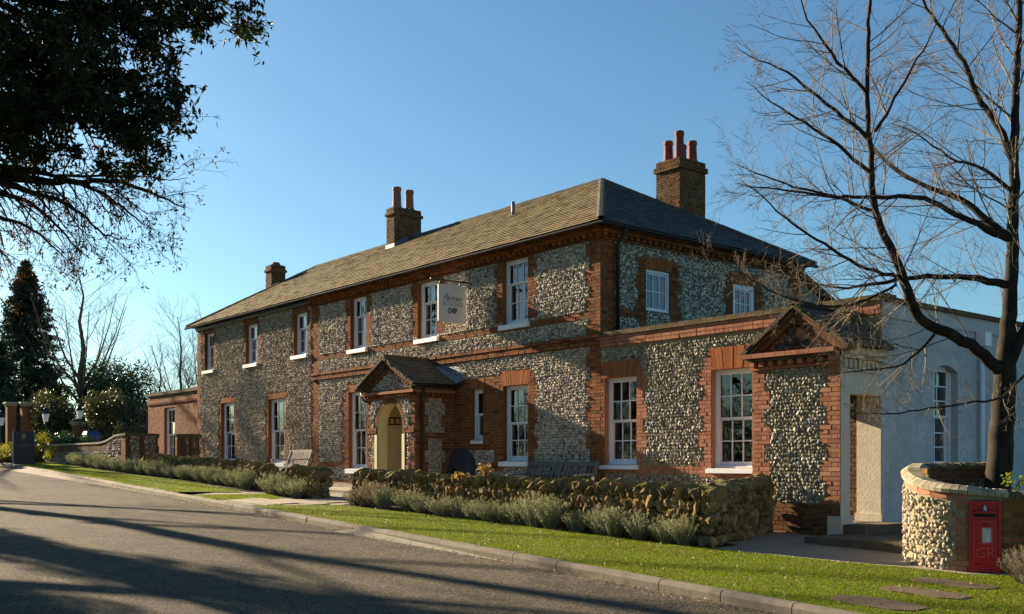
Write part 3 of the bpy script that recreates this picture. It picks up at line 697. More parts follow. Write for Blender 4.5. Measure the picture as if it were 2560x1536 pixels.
for i in range(24):
    t0, t1 = th2[i]-.012, th2[i+1]+.012
    P = lambda t, r, d: PF.pt(AC+(AW+r)*math.cos(t), SP+(AW+r)*math.sin(t), d)
    vm.add([P(t0, 0, -.03), P(t1, 0, -.03), P(t1, 0, .015), P(t0, 0, .015), P(t0, .13, -.03), P(t1, .13, -.03), P(t1, .13, .015), P(t0, .13, .015)], BOXQ, None, rng.random())
vm.build('arch_bricks', 'brick', porch)
B(PF, PX0, PX0+.13, -1.2, 1.65, tr=.1); B(PF, PX1-.13, PX1, -1.2, 1.65, tl=.1)
B(PF, PX0, AL-.02, .75, .9, d=.04); B(PF, AR+.02, PX1, .75, .9, d=.04); B(PF, AR+.12, AR+.2, -1.2, .75); B(PF, AL-.12, AL-.06, .9, 1.2)
B(PR, PY, PY+.3, -1.2, 1.65, tr=.1); B(PR, -.28, 0, -1.2, 1.65, tl=.1); B(PR, PY, 0, .6, .75)
for w, a, b in ((PF, PX0, PX1), (PR, PY, 0)):
    hm.hole(w, a-.1, b+.1, 1.62, 2.6)
    hm.bricks.add(wbox8(w, a-.02, b+.02, 1.63, 1.68, -.02, .04), 'brick')
    du = np.arange(a, b-.05, .15); hm.bricks.add(wbox8(w, du, du+.075, 1.685, 1.75, -.02, .1), 'brick')
    hm.bricks.add(wbox8(w, a-.1, b+.1, 1.755, 1.82, -.02, .13), 'brick_wing')
def in_arch(u, z): return ~(((u-AC)**2/(AW+.16)**2 + (np.maximum(z-SP, 0))**2/(AW+.16)**2 < 1) & (z < SP+AW+.2))
hm.flint(PF, PX0, PX1, -1.2, 1.62, 'flint', .066, .032, zfun=in_arch)
tw = Wall((0, PY-.02, 0), (1, 0, 0), (0, -1, 0)); hm.flint(tw, PX0, PX1, 1.86, 2.42, 'flint', .064, .03, zfun=lambda u, z: z < 2.36-.56*np.abs(u+6.5)*.98)
hm.flint(PR, PY, 0, -1.2, 1.62, 'flint_brown', .075, .02)
# porch roof
EX, EZ, AZ, YF = 1.36, 1.95, 2.68, -1.42
rm = MB(); Y1 = .0
rm.quad((-6.5-EX, YF, EZ), (-6.5, YF, AZ), (-6.5, Y1, AZ), (-6.5-EX, Y1, EZ)); rm.quad((-6.5+EX, YF, EZ), (-6.5, YF, AZ), (-6.5, Y1, AZ), (-6.5+EX, Y1, EZ))
pr = rm.build('porch_roof', 'gutter', porch)
ps = Stock(); sl_ = math.hypot(EX, AZ-EZ); pc, pn = EX/sl_, (AZ-EZ)/sl_
slates(ps, (-6.5+EX+.03, 0, EZ), (0, 1, 0), (-pc, 0, pn), (pn, 0, pc), sl_, lambda v: YF-.02, lambda v: 0., 'slate_bay', .16, .22)
slates(ps, (-6.5-EX-.03, 0, EZ), (0, -1, 0), (pc, 0, pn), (-pn, 0, pc), sl_, lambda v: 0., lambda v: -YF+.02, 'slate_bay', .16, .22)
ps.place(porch, 'porch_slate', 'porch_slates')
ps = Stock(); ridge(ps, (-6.5, YF-.03, AZ+.02), (-6.5, -.02, AZ+.02), 'verge_tile', .1); ps.place(porch, 'ridge_tile', 'ridge_tiles')
vm, vb = MB(), MB()
for s in (-1, 1):                                # raking verge courses with dentils
    nx = np.array([-6.5 + s*EX, 0, EZ]); ax = np.array([-6.5, 0, AZ]); d = (ax-nx)/sl_; nn = np.array([s*pn, 0, pc])
    def rake(o0, o1, y0, y1, t0=0., t1=1., r=.5):
        a = nx + d*sl_*t0; b = nx + d*sl_*t1; L = []
        for p in (a, b):
            for oo in (o0, o1):
                for yy in (y0, y1): L.append(p + nn*oo + np.array([0, yy, 0]))
        vm.add(L, [(0, 1, 3, 2), (4, 6, 7, 5), (0, 4, 5, 1), (2, 3, 7, 6), (0, 2, 6, 4), (1, 5, 7, 3)], None, r)
    [rake(-.03+rng.normal(0, .003), .02+rng.normal(0, .005), YF-.03+rng.normal(0, .008), YF+.25, t_, min(t_+.098, 1.), rng.random()) for t_ in np.arange(0, .99, .1)]; vt, vm = vm, vb; rake(-.12, -.055, YF+.04, YF+.25, .04, 1.0, .4); rake(-.26, -.2, YF+.15, YF+.25, .12, .99, .7)
    for k in range(11): t = .1+.082*k; rake(-.2, -.125, YF+.08, YF+.25, t, t+.04, rng.random())
    vm = vt
vm.build('porch_verge', 'verge_tile', porch); vb.build('raking_cornice', 'brick_old', porch)
gutter(porch, (-6.5+EX+.06, YF, EZ-.01), (-6.5+EX+.06, 0, EZ-.01), r=.05); gutter(porch, (-6.5-EX-.06, 0, EZ-.01), (-6.5-EX-.06, YF, EZ-.01), r=.05)
pipe(porch, [(PX1+.2, PY+.12, 1.86), (PX1+.16, PY+.14, 1.7), (PX1+.07, PY+.16, 1.6), (PX1+.06, PY+.16, -.8)], .036)
pipe(porch, [(PX0-.2, PY-.05, 1.9), (PX0-.17, PY-.05, 1.72), (PX0-.03, PY-.05, 1.62), (PX0-.03, PY+.3, 1.6)], .034)
lm = MB(); lm.add([(-6.4, -.03, 2.62), (-6.5+EX+.1, -.03, EZ+.0), (-6.5+EX+.32, -.03, EZ+.42), (-6.0, -.03, 2.6)], [(0, 1, 2, 3)]); lm.add([(-6.4, -.04, 2.64), (-6.5+EX+.1, -.16, EZ+.04), (-6.5+EX+.25, -.03, EZ+.14), (-6.0, -.035, 2.62)], [(0, 1, 2, 3)]); lm.build('flashing', 'lead', porch)
hm.place(house)

# ------------------------------------------------------------------ low wing with pedimented bay and white painted side
wing = thing('flint_wing', 'low flat roofed flint and brick wing with pedimented bay and white painted side wall', 'building', (4, 2, float(g(4, 0))))
wm = Masonry(); W5 = (.13, 1.06, -.05, 1.81); W6 = (3.04, 4.0, -.11, 1.78); WX = 6.63
mb, rv = MB(), []; core(FRONT, .001, WX, -1.7, 2.66, [W5, W6], mb, rv); mb.build('front_wall', 'mortar_wing', wing); [q_.build('window_reveal', 'brick_wing', wing) for q_ in rv]
for o in (W5, W6): wm.hole(FRONT, *o)
B = wm.brick; bw = 'brick_wing'
B(FRONT, -.001, .13, -1.2, 2.1, 'brick'); B(FRONT, 1.06, 1.25, -.3, 1.95, bw, tr=.11)
B(FRONT, 2.84, 3.04, -.3, 2.02, bw, tl=.11); B(FRONT, 4.0, 4.93, -.3, 1.8, bw)
B(FRONT, .13, 3.04, -.22, -.075, bw, bond='head'); B(FRONT, 3.04, 4.93, -.3, -.2, bw); B(FRONT, 0, 4.93, -.62, -.55, 'brick_old')
B(FRONT, .0, WX, 2.55, 2.7, bw, d=.05, dep=.06, bond='str'); B(FRONT, .0, WX, 2.475, 2.55, bw, d=.05, dep=.06, bond='head')
wm.hole(FRONT, 0, WX, 2.44, 2.8)
for o, s, h in ((W5, .12, .34), (W6, .12, .42)):
    lintel(wing, FRONT, o[0], o[1], o[3], o[3]+h, s, 'brick_gauged'); wm.hole(FRONT, o[0]-.11, o[1]+.11, o[3], o[3]+h)
wm.flint(FRONT, .02, 4.93, -1.4, 2.45, 'flint_wing', .067, .022)
window(wing, FRONT, W5, 3, 2, 2, split=.5, drop=.1, curtain=True); window(wing, FRONT, W6, 3, 2, 2, split=.5, drop=.1, curtain=True)
# coping of the parapet
cm = Stock(); cu = np.arange(0.02, WX-.1, .3)
cm.add(wbox8(FRONT, cu, np.minimum(cu+.296, WX+.06), 2.7, 2.745, -.3, .09), 'coping_dark'); cm.add(wbox8(FRONT, cu+.1, np.minimum(cu+.39, WX+.08), 2.75, 2.8, -.32, .05), 'coping_dark')
SIDE = Wall((WX, 0, 0), (0, 1, 0), (1, 0, 0)); BX0, BY = 4.93, -1.22
cu = np.arange(0.1, 12, .45); cm.add(wbox8(SIDE, cu, cu+.446, 2.68, 2.76, -.3, .08), 'coping_dark')
cm.place(wing, 'coping_tile', 'coping_tiles')
# white side wall with an arched sash window
WS = (1.69, 2.58, -.1, 1.74)
mb, rv = MB(), []; core(SIDE, 0.001, 12, -1.8, 2.68, [WS], mb, rv, .14); mb.build('side_wall', 'white_render', wing); [q_.build('window_reveal', 'white_render', wing) for q_ in rv]
wm.hole(SIDE, *WS)
def side_bricks():
    L = []
    for r in range(-20, 33):
        z = r*.075; x = .0 - (r % 2)*.11
        while x < 9:
            c = .225 if (int(x*50)+r) % 3 else .1125
            if not (WS[0]-.02 < x+c/2 < WS[1]+.02 and WS[2]-.05 < z < WS[3]+.1) and x > -.05: L.append((x+.004, x+c-.004, z+.004, z+.071))
            x += c
    A = np.array(L); d = .004+rng.normal(0, .0015, len(A))
    mbw = MB(); V = wbox8(SIDE, A[:, 0], A[:, 1], A[:, 2], A[:, 3], -.01, d); off = (np.arange(len(V))*8)[:, None, None]
    mbw.add(V.reshape(-1, 3), (np.array(BOXQ)[None]+off).reshape(-1, 4), None, np.repeat(rng.random(len(V)), 8)); tag(mbw.build('painted_brickwork', 'brick_white', wing), kind='stuff')
side_bricks()
window(wing, SIDE, WS, 2, 3, 3, split=.5, depth=.14, drop=.1)
am = MB()
for k in range(10):                              # segmental head above that window
    a, b = WS[0]+(WS[1]-WS[0])*k/10, WS[0]+(WS[1]-WS[0])*(k+1)/10; h = lambda u: .12*((u-2.135)/.445)**2
    am.add([SIDE.pt(a, WS[3]-h(a), -.13), SIDE.pt(b, WS[3]-h(b), -.13), SIDE.pt(b, WS[3]-h(b), .003), SIDE.pt(a, WS[3]-h(a), .003),
            SIDE.pt(a, WS[3]+.02, -.13), SIDE.pt(b, WS[3]+.02, -.13), SIDE.pt(b, WS[3]+.02, .003), SIDE.pt(a, WS[3]+.02, .003)], BOXQ)
am.build('arched_head', 'white_render', wing)
bm_ = MB(); wb(bm_, SIDE, 0, 12, 2.42, 2.46, 0, .03); wb(bm_, SIDE, 0, 12, 2.46, 2.68, 0, .02); wb(bm_, SIDE, 0, 12, -1.3, -.87, 0, .04); bm_.build('wall_band', 'white_render', wing)
pipe(wing, [(WX+.08, 3.34, 2.2), (WX+.08, 3.34, -1.2)], .045, 'white_paint')
hb = MB(); hb.add(wbox8(SIDE, 3.22, 3.46, 2.16, 2.42, .02, .2)[0]*1.0, BOXQ); hb.build('rainwater_hopper', 'white_paint', wing)
rt = MB(); rt.quad((.0, .28, 2.5), (WX-.28, .28, 2.5), (WX-.28, 11.9, 2.5), (0, 11.9, 2.5)); rt.build('flat_roof', 'lead', wing)
# bay: front wall, side openings, gable
BF = Wall((0, BY, 0), (1, 0, 0), (0, -1, 0)); BL = Wall((BX0, 0, 0), (0, -1, 0), (-1, 0, 0)); BZ = 1.84
mb = MB(); core(BF, BX0, WX, -1.8, BZ, [], mb); mb.add([BF.pt(BX0, BZ), BF.pt(WX, BZ), BF.pt(5.78, 2.46)], None, [(0, 1, 2)])
core(BL, 0, -BY, -1.8, BZ, [(.1, 1.0, -.98, 1.12)], mb); mb.build('bay_wall', 'mortar_wing', wing)
mb = MB(); core(SIDE, BY+.001, 0, -1.8, BZ, [(-.95, 0, -.98, 1.1)], mb)
op = [(-.95, -.98), (-.95, 1.1), (0, 1.1)]       # thickness of the open side
for p, q in zip(op[:-1], op[1:]): mb.quad(SIDE.pt(*p), SIDE.pt(*q), SIDE.pt(*q, -.2), SIDE.pt(*p, -.2))
mb.quad(SIDE.pt(-.95, -1.8, -.2), SIDE.pt(BY, -1.8, -.2), SIDE.pt(BY, BZ, -.2), SIDE.pt(-.95, BZ, -.2)); mb.quad(SIDE.pt(-.95, 1.1, -.2), SIDE.pt(0, 1.1, -.2), SIDE.pt(0, BZ, -.2), SIDE.pt(-.95, BZ, -.2))
wb(mb, SIDE, BY-.03, -.93, -1.6, -.86, -.22, .035)
mb.build('bay_side', 'cream_render', wing)
mb = MB(); mb.quad((BX0, BY, 1.5), (WX, BY, 1.5), (WX, 0, 1.5), (BX0, 0, 1.5)); mb.build('bay_ceiling', 'white_render', wing)
mb = MB(); wb(mb, FRONT, 6.18, WX-.002, -1.4, 1.5, 0, .03); wb(mb, FRONT, 6.16, WX+.03, -1.4, -.86, 0, .055); mb.build('inner_pier', 'cream_render', wing)
mb = MB(); wb(mb, FRONT, 5.3, 5.84, -1.0, 1.4, -.02, .04); mb.build('inner_door', 'pink_paint', wing)
B(FRONT, 5.84, 6.18, -1.2, 1.4, 'brick_old')
B(BF, BX0, BX0+.25, -.7, 1.55, bw, tr=.11); B(BF, WX-.24, WX, -.7, 1.55, bw, tl=.13); B(BF, BX0, WX, -1.5, -.67, 'brick_old')
wm.hole(BF, BX0, WX, 1.56, 2.6)
du = np.arange(BX0+.02, WX-.05, .19)
wm.bricks.add(wbox8(BF, BX0-.02, WX+.01, 1.56, 1.61, -.02, .04), bw); wm.bricks.add(wbox8(BF, du, du+.09, 1.615, 1.69, -.02, .12), bw); wm.bricks.add(wbox8(BF, BX0-.06, WX+.03, 1.695, 1.75, -.02, .12), 'brick_old')
bu = np.arange(BX0-.1, WX, .225); wm.bricks.add(wbox8(BF, bu+.003, np.minimum(bu+.222, WX+.06), 1.755, 1.83, -.02, .19), bw)
wm.flint(BF, BX0, WX, -.68, 1.55, 'flint_wing', .066, .022)
for r in range(8):                               # brick tympanum
    z = 1.84+r*.075; hw = (2.46-z)/(2.46-1.84)*.85
    if hw > .1: wm.brick(Wall((0, BY+.0, 0), (1, 0, 0), (0, -1, 0)), 5.78-hw, 5.78+hw, z, z+.075, bw, d=.01)
wm.place(wing)
sd = MB(); sdu = np.arange(BY+.05, -.05, .13)
for a in sdu: wb(sd, SIDE, a, a+.06, 1.5, 1.64, 0, .06)
wb(sd, SIDE, BY, 0, 1.66, 1.72, 0, .09); wb(sd, SIDE, BY, .02, 1.72, 1.83, 0, .16); wb(sd, SIDE, BY, 0, 1.46, 1.49, 0, .04); sd.build('side_cornice', 'cream_render', wing)
cr = MB(); rg2 = np.random.default_rng(8)        # carved crest in the gable: shield, crown and scrolled mantling
pts = []
for k in range(70):
    a = rg2.uniform(0, math.pi); rr = rg2.uniform(.05, .34)
    x, z = 5.78+rr*math.cos(a)*1.15, 1.88+rr*math.sin(a)*.42*(1.35-rr); e = rg2.uniform(.018, .04)
    cr.many(DOM[k % 12], DQ, DT, np.array([[[e, 0, 0], [0, 0, -e*.8], [0, e, 0]]]), np.array([[x, BY-.02, z]]), rg2.random(1))
cr.tube([(5.78, BY-.05, 1.93), (5.78, BY-.06, 2.02), (5.78, BY-.05, 2.09)], [.06, .075, .03], 8); cr.tube([(5.78, BY-.06, 2.1), (5.78, BY-.06, 2.17), (5.78, BY-.06, 2.21)], [.03, .042, .012], 8)
cr.tube([(5.5, BY-.03, 1.87), (5.78, BY-.05, 1.9), (6.06, BY-.03, 1.87)], .028, 6); cr.build('carved_crest', 'dark_stone', wing, smooth=True)
GX, GEX, GEZ, GAZ, GYF = 5.86, 1.03, 1.82, 2.56, -1.38
gm = MB(); gm.quad((GX-GEX, GYF, GEZ), (GX, GYF, GAZ), (GX, .0, GAZ), (GX-GEX, .0, GEZ)); gm.quad((GX+GEX, GYF, GEZ), (GX, GYF, GAZ), (GX, .0, GAZ), (GX+GEX, .0, GEZ)); gr_ = gm.build('gable_roof', 'gutter', wing)
ps = Stock(); sl_ = math.hypot(GEX, GAZ-GEZ); pc, pn = GEX/sl_, (GAZ-GEZ)/sl_
slates(ps, (GX+GEX+.03, 0, GEZ), (0, 1, 0), (-pc, 0, pn), (pn, 0, pc), sl_, lambda v: GYF-.02, lambda v: 0., 'slate_bay', .13, .2)
slates(ps, (GX-GEX-.03, 0, GEZ), (0, -1, 0), (pc, 0, pn), (-pn, 0, pc), sl_, lambda v: 0., lambda v: -GYF+.02, 'slate_bay', .13, .2)
ps.place(gr_, 'gable_slate', 'gable_slates')
ps = Stock(); ridge(ps, (GX, GYF-.04, GAZ+.03), (GX, -.02, GAZ+.03), 'verge_tile', .09, seg=.3); ps.place(gr_, 'ridge_tile', 'ridge_tiles')
vm, vb = MB(), MB()
for s in (-1, 1):
    nx = np.array([GX + s*GEX, 0, GEZ]); ax = np.array([GX, 0, GAZ]); d = (ax-nx)/sl_; nn = np.array([s*pn, 0, pc])
    YF, sl_s = GYF, sl_
    def rake2(o0, o1, y0, y1, t0=0., t1=1., r=.5):
        a = nx + d*sl_*t0; b = nx + d*sl_*t1; L = []
        for p in (a, b):
            for oo in (o0, o1):
                for yy in (y0, y1): L.append(p + nn*oo + np.array([0, yy, 0]))
        vm.add(L, [(0, 1, 3, 2), (4, 6, 7, 5), (0, 4, 5, 1), (2, 3, 7, 6), (0, 2, 6, 4), (1, 5, 7, 3)], None, r)
    [rake2(-.028+rng.normal(0, .003), .02+rng.normal(0, .005), GYF-.03+rng.normal(0, .008), GYF+.28, t_, min(t_+.118, 1.), rng.random()) for t_ in np.arange(0, .99, .12)]; vt, vm = vm, vb; rake2(-.09, -.045, GYF+.02, GYF+.28, .03, 1., .6); rake2(-.17, -.095, GYF+.07, GYF+.28, .08, 1., .1); rake2(-.28, -.24, GYF+.15, GYF+.28, .18, .98, .2)
    for k in range(10): t = .14+.085*k; rake2(-.235, -.175, GYF+.13, GYF+.28, t, t+.04, rng.random())
    vm = vt
vm.build('gable_verge', 'verge_tile', wing); vb.build('raking_cornice', 'brick_old', wing)
# steps at the open side of the bay
stp = thing('stone_steps', 'two worn stone steps at the open side of the pedimented bay', 'steps', (7.4, -1.2, float(g(7.4, -1.2))))
sm = MB(); sm.box((5.2, -1.2, -1.7), (7.05, .02, -.99)); sm.build('step', 'step_stone', stp); sm = MB(); sm.box((6.7, -2.3, -1.7), (9.0, .6, -1.13)); sm.build('step', 'step_stone', stp)

# ------------------------------------------------------------------ brick annexe at the far left
an = thing('brick_annexe', 'small flat roofed red brick annexe beyond the far end of the flint house', 'building', (-24, 1, float(g(-24, 0))))
ad = np.array([1., 0, 0]); AO = np.array([-21.87, .3, 0]) - ad*6.04
AN = Wall(AO, ad, (0, -1, 0)); am_ = Masonry(); AW_ = (1.85, 3.05, .04, 2.24)
mb, rv = MB(), []; core(AN, 0, 6.04, -.8, 2.8, [AW_], mb, rv); mb.quad(AN.pt(0, -.8), AN.pt(0, -.8, -5), AN.pt(0, 2.75, -5), AN.pt(0, 2.75)); mb.build('wall', 'mortar_dark', an); [q_.build('window_reveal', 'brick_annex', an) for q_ in rv]
for a, b, c, d in ((0, AW_[0], -.75, 2.7), (AW_[1], 6.03, -.75, 2.7), (AW_[0], AW_[1], -.75, .04), (AW_[0], AW_[1], 2.24, 2.7)): am_.brick(AN, a, b, c, d, 'brick_annex')
du = np.arange(0.02, 6.0, .2); am_.bricks.add(wbox8(AN, du, du+.1, 2.42, 2.49, 0, .06), 'brick_annex'); am_.bricks.add(wbox8(AN, 0, 6.03, 2.495, 2.56, 0, .06), 'brick_annex')
am_.place(an, 1); window(an, AN, AW_, 3, 2, 2, split=.5, drop=.1)
mb = MB(); wb(mb, AN, -.08, 6.03, 2.8, 2.93, -5, .08); mb.build('coping', 'coping_dark', an)
mb = MB(); wb(mb, AN, 3.6, 6.0, 2.93, 3.1, -2.2, -.4); mb.build('roof_light', 'lead_pale', an)
# rear building that peeps over the wing
rb_ = thing('rear_outbuilding', 'grey lean-to with slate roof at the back corner of the flint house', 'building', (-1.5, 8.5, -1))
mb = MB(); mb.add([(-6, 7.32, -1.2), (.0, 7.32, -1.2), (.0, 9.9, -1.2), (-6, 9.9, -1.2), (-6, 7.32, 4.75), (.0, 7.32, 4.75), (.0, 9.9, 3.7), (-6, 9.9, 3.7)], BOXQ); mb.build('wall', 'mortar', rb_)
mb = MB(); mb.add([(-6, 7.3, 4.85), (.2, 7.3, 4.85), (.2, 10.1, 3.72), (-6, 10.1, 3.72), (-6, 7.3, 4.93), (.2, 7.3, 4.93), (.2, 10.1, 3.8), (-6, 10.1, 3.8)], BOXQ); mb.build('roof', 'slate_grey', rb_)

# ------------------------------------------------------------------ ground, road, kerb, lawn, paths
def sheet(name, xs, ys, zf, mat, kind='structure', smooth=True):
    X, Y = np.meshgrid(xs, ys, indexing='ij'); Z = zf(X, Y); n = len(ys)
    V = np.stack([X, Y, Z], -1).reshape(-1, 3)
    i = (np.arange(len(xs)-1)[:, None]*n + np.arange(n-1)[None]).ravel()
    mb = MB(); mb.add(V, np.stack([i, i+n, i+n+1, i+1], 1)); return mb.build(name, mat, smooth=smooth, kind=kind)
far = np.r_[-2500, -800, -300, -150, -90, np.arange(-60, 41, 4.), 60, 120, 300, 800, 2500]
sheet('ground', far, np.r_[-2500, -800, -300, -120, np.arange(-60, 61, 4.), 120, 300, 800, 2500], lambda x, y: g(x, y)-.17, 'field')
xs = np.r_[-120, -80, np.arange(-60, 40, .8), 60, 120]
def rd():
    X = np.repeat(xs[:, None], 24, 1); t = np.linspace(0, 1, 24)[None]
    y0 = ky(X)-.12; Y = y0 + (-18.5-y0)*t; crown = .06*np.sin(np.pi*t)
    Z = g(X, Y)-.1+crown - .01*(t < .02); V = np.stack([X, Y, Z], -1).reshape(-1, 3); n = 24
    i = (np.arange(len(xs)-1)[:, None]*n + np.arange(n-1)[None]).ravel()
    mb = MB(); mb.add(V, np.stack([i, i+1, i+n+1, i+n], 1)); mb.build('road', 'asphalt', smooth=True, kind='structure')
rd()
sheet('verge', xs, np.linspace(-40, -18.4, 6), lambda x, y: g(x, y)-.02, 'lawn_soil')
sheet('forecourt', np.arange(-45, 40, 1.), np.r_[-7.0, np.linspace(-6.5, 14, 15)], lambda x, y: np.where(y < ky(x)-.05, g(x, y)-.16, g(x, y)-.012), 'concrete')
kb = tag(MB().add([(0, 0, -30)]*3, None, [(0, 1, 2)]).build('kerb', 'kerb_concrete'), kind='structure')
bpy.data.objects.remove(kb)
km = MB()
xk = np.arange(-46, 30, .9)
km.add([(x, float(ky(x))-.1, float(g(x, ky(x)))-.2) for x in xk] + [(x, float(ky(x)), float(g(x, ky(x)))-.2) for x in xk], [(i, i+1, len(xk)+i+1, len(xk)+i) for i in range(len(xk)-1)])
kerb = km.build('kerb', 'kerb_concrete', kind='structure')
x = -46.
while x < 18:
    L = .915; P = []
    for xx in (x+.006, x+L-.008):
        y = float(ky(xx)); z = float(g(xx, y)); j = rng.normal(0, .003, 2)
        P.append([(xx, y-.135, z-.25), (xx, y-.132+j[1], z-.035), (xx, y-.105+j[1], z+.006+j[0]), (xx, y-.085, z+.014+j[0]), (xx, y+.005, z+.014+j[0]), (xx, y+.005, z-.25)])
    v = np.array(P[0]+P[1]); c = v.mean(0)
    q = [(i, i+1, 7+i, 6+i) for i in range(5)]; t = [(0, 2, 1), (0, 3, 2), (0, 4, 3), (0, 5, 4), (6, 7, 8), (6, 8, 9), (6, 9, 10), (6, 10, 11)]
    me = MB().add(v-c, q, t, 0).mesh('kerb_stone'); me.materials.append(M_['kerb_concrete']); link('kerb_stone', me, kerb, I3(c)); x += .915
LAWNS = {'right': [(-4.3, None), (-3.35, -4.5), (-2.4, -4.5), (.2, -4.2), (3.2, -4.12), (6.3, -4.1), (6.9, -4.08), (8.1, -3.9), (9.2, -3.66), (9.8, -3.62), (11, -2.9), (15, -1.6), (18, -1.5), (18, None)],
         'mid': [(-7.95, None), (-7.3, -4.25), (-6.9, -4.35), (-5.55, -4.6), (-6.35, None)],
         'left': [(-45, None), (-45, -2.5), (-28, -3.3), (-19, -3.8), (-14.5, -3.75), (-9.3, -4.25), (-8.3, -4.45), (-9.25, None)]}
def inpoly(P, x, y):
    P = np.array(P); c = np.zeros(len(x), bool); j = len(P)-1
    for i in range(len(P)):
        (xi, yi), (xj, yj) = P[i], P[j]
        cr_ = ((yi > y) != (yj > y)) & (x < (xj-xi)*(y-yi)/(yj-yi+1e-12)+xi); c ^= cr_; j = i
    return c
lawns = []
for nm, P in LAWNS.items():
    P = [(x, float(ky(x))+.006 if y is None else y) for x, y in P]; lawns.append(P)
import bmesh
def polysheet(name, P, zoff, mat, kind, parent=None):
    bm = bmesh.new(); f = bm.faces.new([bm.verts.new((x, y, 0)) for x, y in P]); bmesh.ops.triangulate(bm, faces=[f])
    bmesh.ops.subdivide_edges(bm, edges=bm.edges, cuts=3, use_grid_fill=True)
    for v in bm.verts: v.co.z = float(g(v.co.x, v.co.y))+zoff
    bmesh.ops.recalc_face_normals(bm, faces=bm.faces); me = bpy.data.meshes.new(name); bm.to_mesh(me); bm.free()
    if me.polygons and me.polygons[0].normal.z < 0: me.flip_normals()
    me.materials.append(M_[mat]); o = link(name, me, parent, Matrix.Identity(4)); o['kind'] = kind; return o
for P in lawns: polysheet('lawn', P, .006, 'lawn_soil', 'structure')
def grass():
    mbg = MB(); rg = np.random.default_rng(2)
    for P, dens in zip(lawns, (2600, 1500, 700)):
        A = np.array(P); lo, hi = A.min(0), A.max(0)
        if dens == 700: lo[0] = -30
        n = int((hi-lo).prod()*dens); x, y = rg.uniform(lo[0], hi[0], n), rg.uniform(lo[1], hi[1], n)
        k = inpoly(P, x, y)
        if dens == 2600: k &= rg.random(n) < np.clip((x+9)/14, .35, 1)
        x, y = x[k], y[k]; n = len(x)
        h = rg.uniform(.008, .022, n)*(1.25 if dens == 700 else 1); w = rg.uniform(.0035, .006, n)*(1.7 if dens < 2000 else 1.15); a = rg.uniform(0, 2*np.pi, n); l = rg.normal(0, .016, (n, 2)); z = g(x, y)+.004
        V = np.empty((n, 3, 3)); V[:, 0] = np.stack([x-w*np.cos(a), y-w*np.sin(a), z], 1); V[:, 1] = np.stack([x+w*np.cos(a), y+w*np.sin(a), z], 1); V[:, 2] = np.stack([x+l[:, 0], y+l[:, 1], z+h], 1)
        pn_ = .42+.24*np.sin(x*.9+1.3*np.sin(y*1.1))+.12*np.sin(x*4.1+y*2.2)*np.sin(y*5.3)+.24*np.sin(x*1.7+np.sin(y*2.3))*np.sin(y*3.1+x*.6)+rg.normal(0, .2, n)
        mbg.add(V.reshape(-1, 3), None, np.arange(3*n).reshape(-1, 3), np.repeat(np.clip(pn_, 0, .999), 3))
    tag(mbg.build('grass', 'grass', kind='stuff'), 'short mown lawn grass between kerb and lavender', 'grass')
grass()
BED = [[(-3.3, -4.48), (-2.4, -4.48), (.2, -4.18), (3.2, -4.1), (6.3, -4.08), (6.3, -3.4), (-4, -3.2)], [(-7.25, -4.3), (-5.6, -4.6), (-5.2, -4.1), (-5.2, -3.6), (-7.4, -3.6)], [(-30, -3.2), (-19, -3.78), (-14.5, -3.73), (-9.3, -4.23), (-8.5, -4.2), (-8.5, -3.0), (-30, -2)]]
for P in BED: polysheet('flower_bed', P, .002, 'earth', 'structure')
# paving slabs of the path to the porch
pv = polysheet('path', [(-6.4, float(ky(-6.4))), (-4.3, float(ky(-4.3))), (-3.4, -4.45), (-4.3, -3.3), (-4.3, -.2), (-13, -.2), (-13, -2.6), (-5.5, -2.6), (-5.5, -4.4)], -.006, 'concrete', 'structure')
y = -5.9
row = 0
while y < -.6:
    dy = .45; x = -13 + .3*(row % 2)
    while x < -3.2:
        dx = rng.uniform(.5, .75); xm, ym = x+dx/2, y+dy/2
        ok = (ym < -3.2 and -6.25 + .5*max(0, ym+4.6)*0 < xm-dx/2 + (0 if ym > -4.6 else 0) and xm+dx/2 < -3.5-.5*abs(ym+4.6) and xm-dx/2 > (-6.3 if ym < -4.7 else -5.25) and ym > float(ky(xm))+.25) or (ym > -2.4 and ym < -.6 and not (-7.7 < xm < -5.2 and ym > -1.4))
        if ok:
            v = np.array([(a, b, float(g(a, b))+h+rng.normal(0, .001)) for h in (-.03, .012) for a, b in ((x+.006, y+.006), (x+dx-.006, y+.006), (x+dx-.006, y+dy-.006), (x+.006, y+dy-.006))]); c = v.mean(0)
            me = MB().add(v-c, BOXQ, None, rng.random()).mesh('paving_slab'); me.materials.append(M_['paving']); link('paving_slab', me, pv, I3(c))
        x += dx
    y += dy; row += 1
for i, (x, y, l, w, rz, lab) in enumerate([(10.15, -4.5, .95, .42, -.0, 'worn stepping stone in the lawn nearest the red letter box'), (10.25, -5.35, .95, .45, .05, 'middle worn stepping stone of three in the lawn'), (10.3, -6.35, 1.0, .5, .0, 'worn stepping stone in the lawn nearest the kerb')]):
    s = MB(); rg = np.random.default_rng(i); n = 12
    th = np.linspace(0, 2*np.pi, n, endpoint=False); sq = 1/np.maximum(abs(np.cos(th)), abs(np.sin(th)))*.5*rg.uniform(.93, 1.04, n)
    px, py = x+np.cos(th)*sq*l*.95, y+np.sin(th)*sq*w
    s.add([(a, b, float(g(a, b))+.016) for a, b in zip(px, py)]+[(a, b, float(g(a, b))-.05) for a, b in zip(px, py)]+[(x, y, float(g(x, y))+.018)], [(k, (k+1) % n, n+(k+1) % n, n+k) for k in range(n)], [(2*n, k, (k+1) % n) for k in range(n)])
    tag(s.build('stepping_stone', 'step_stone'), lab, 'stone slab', 'stepping stones in the lawn')
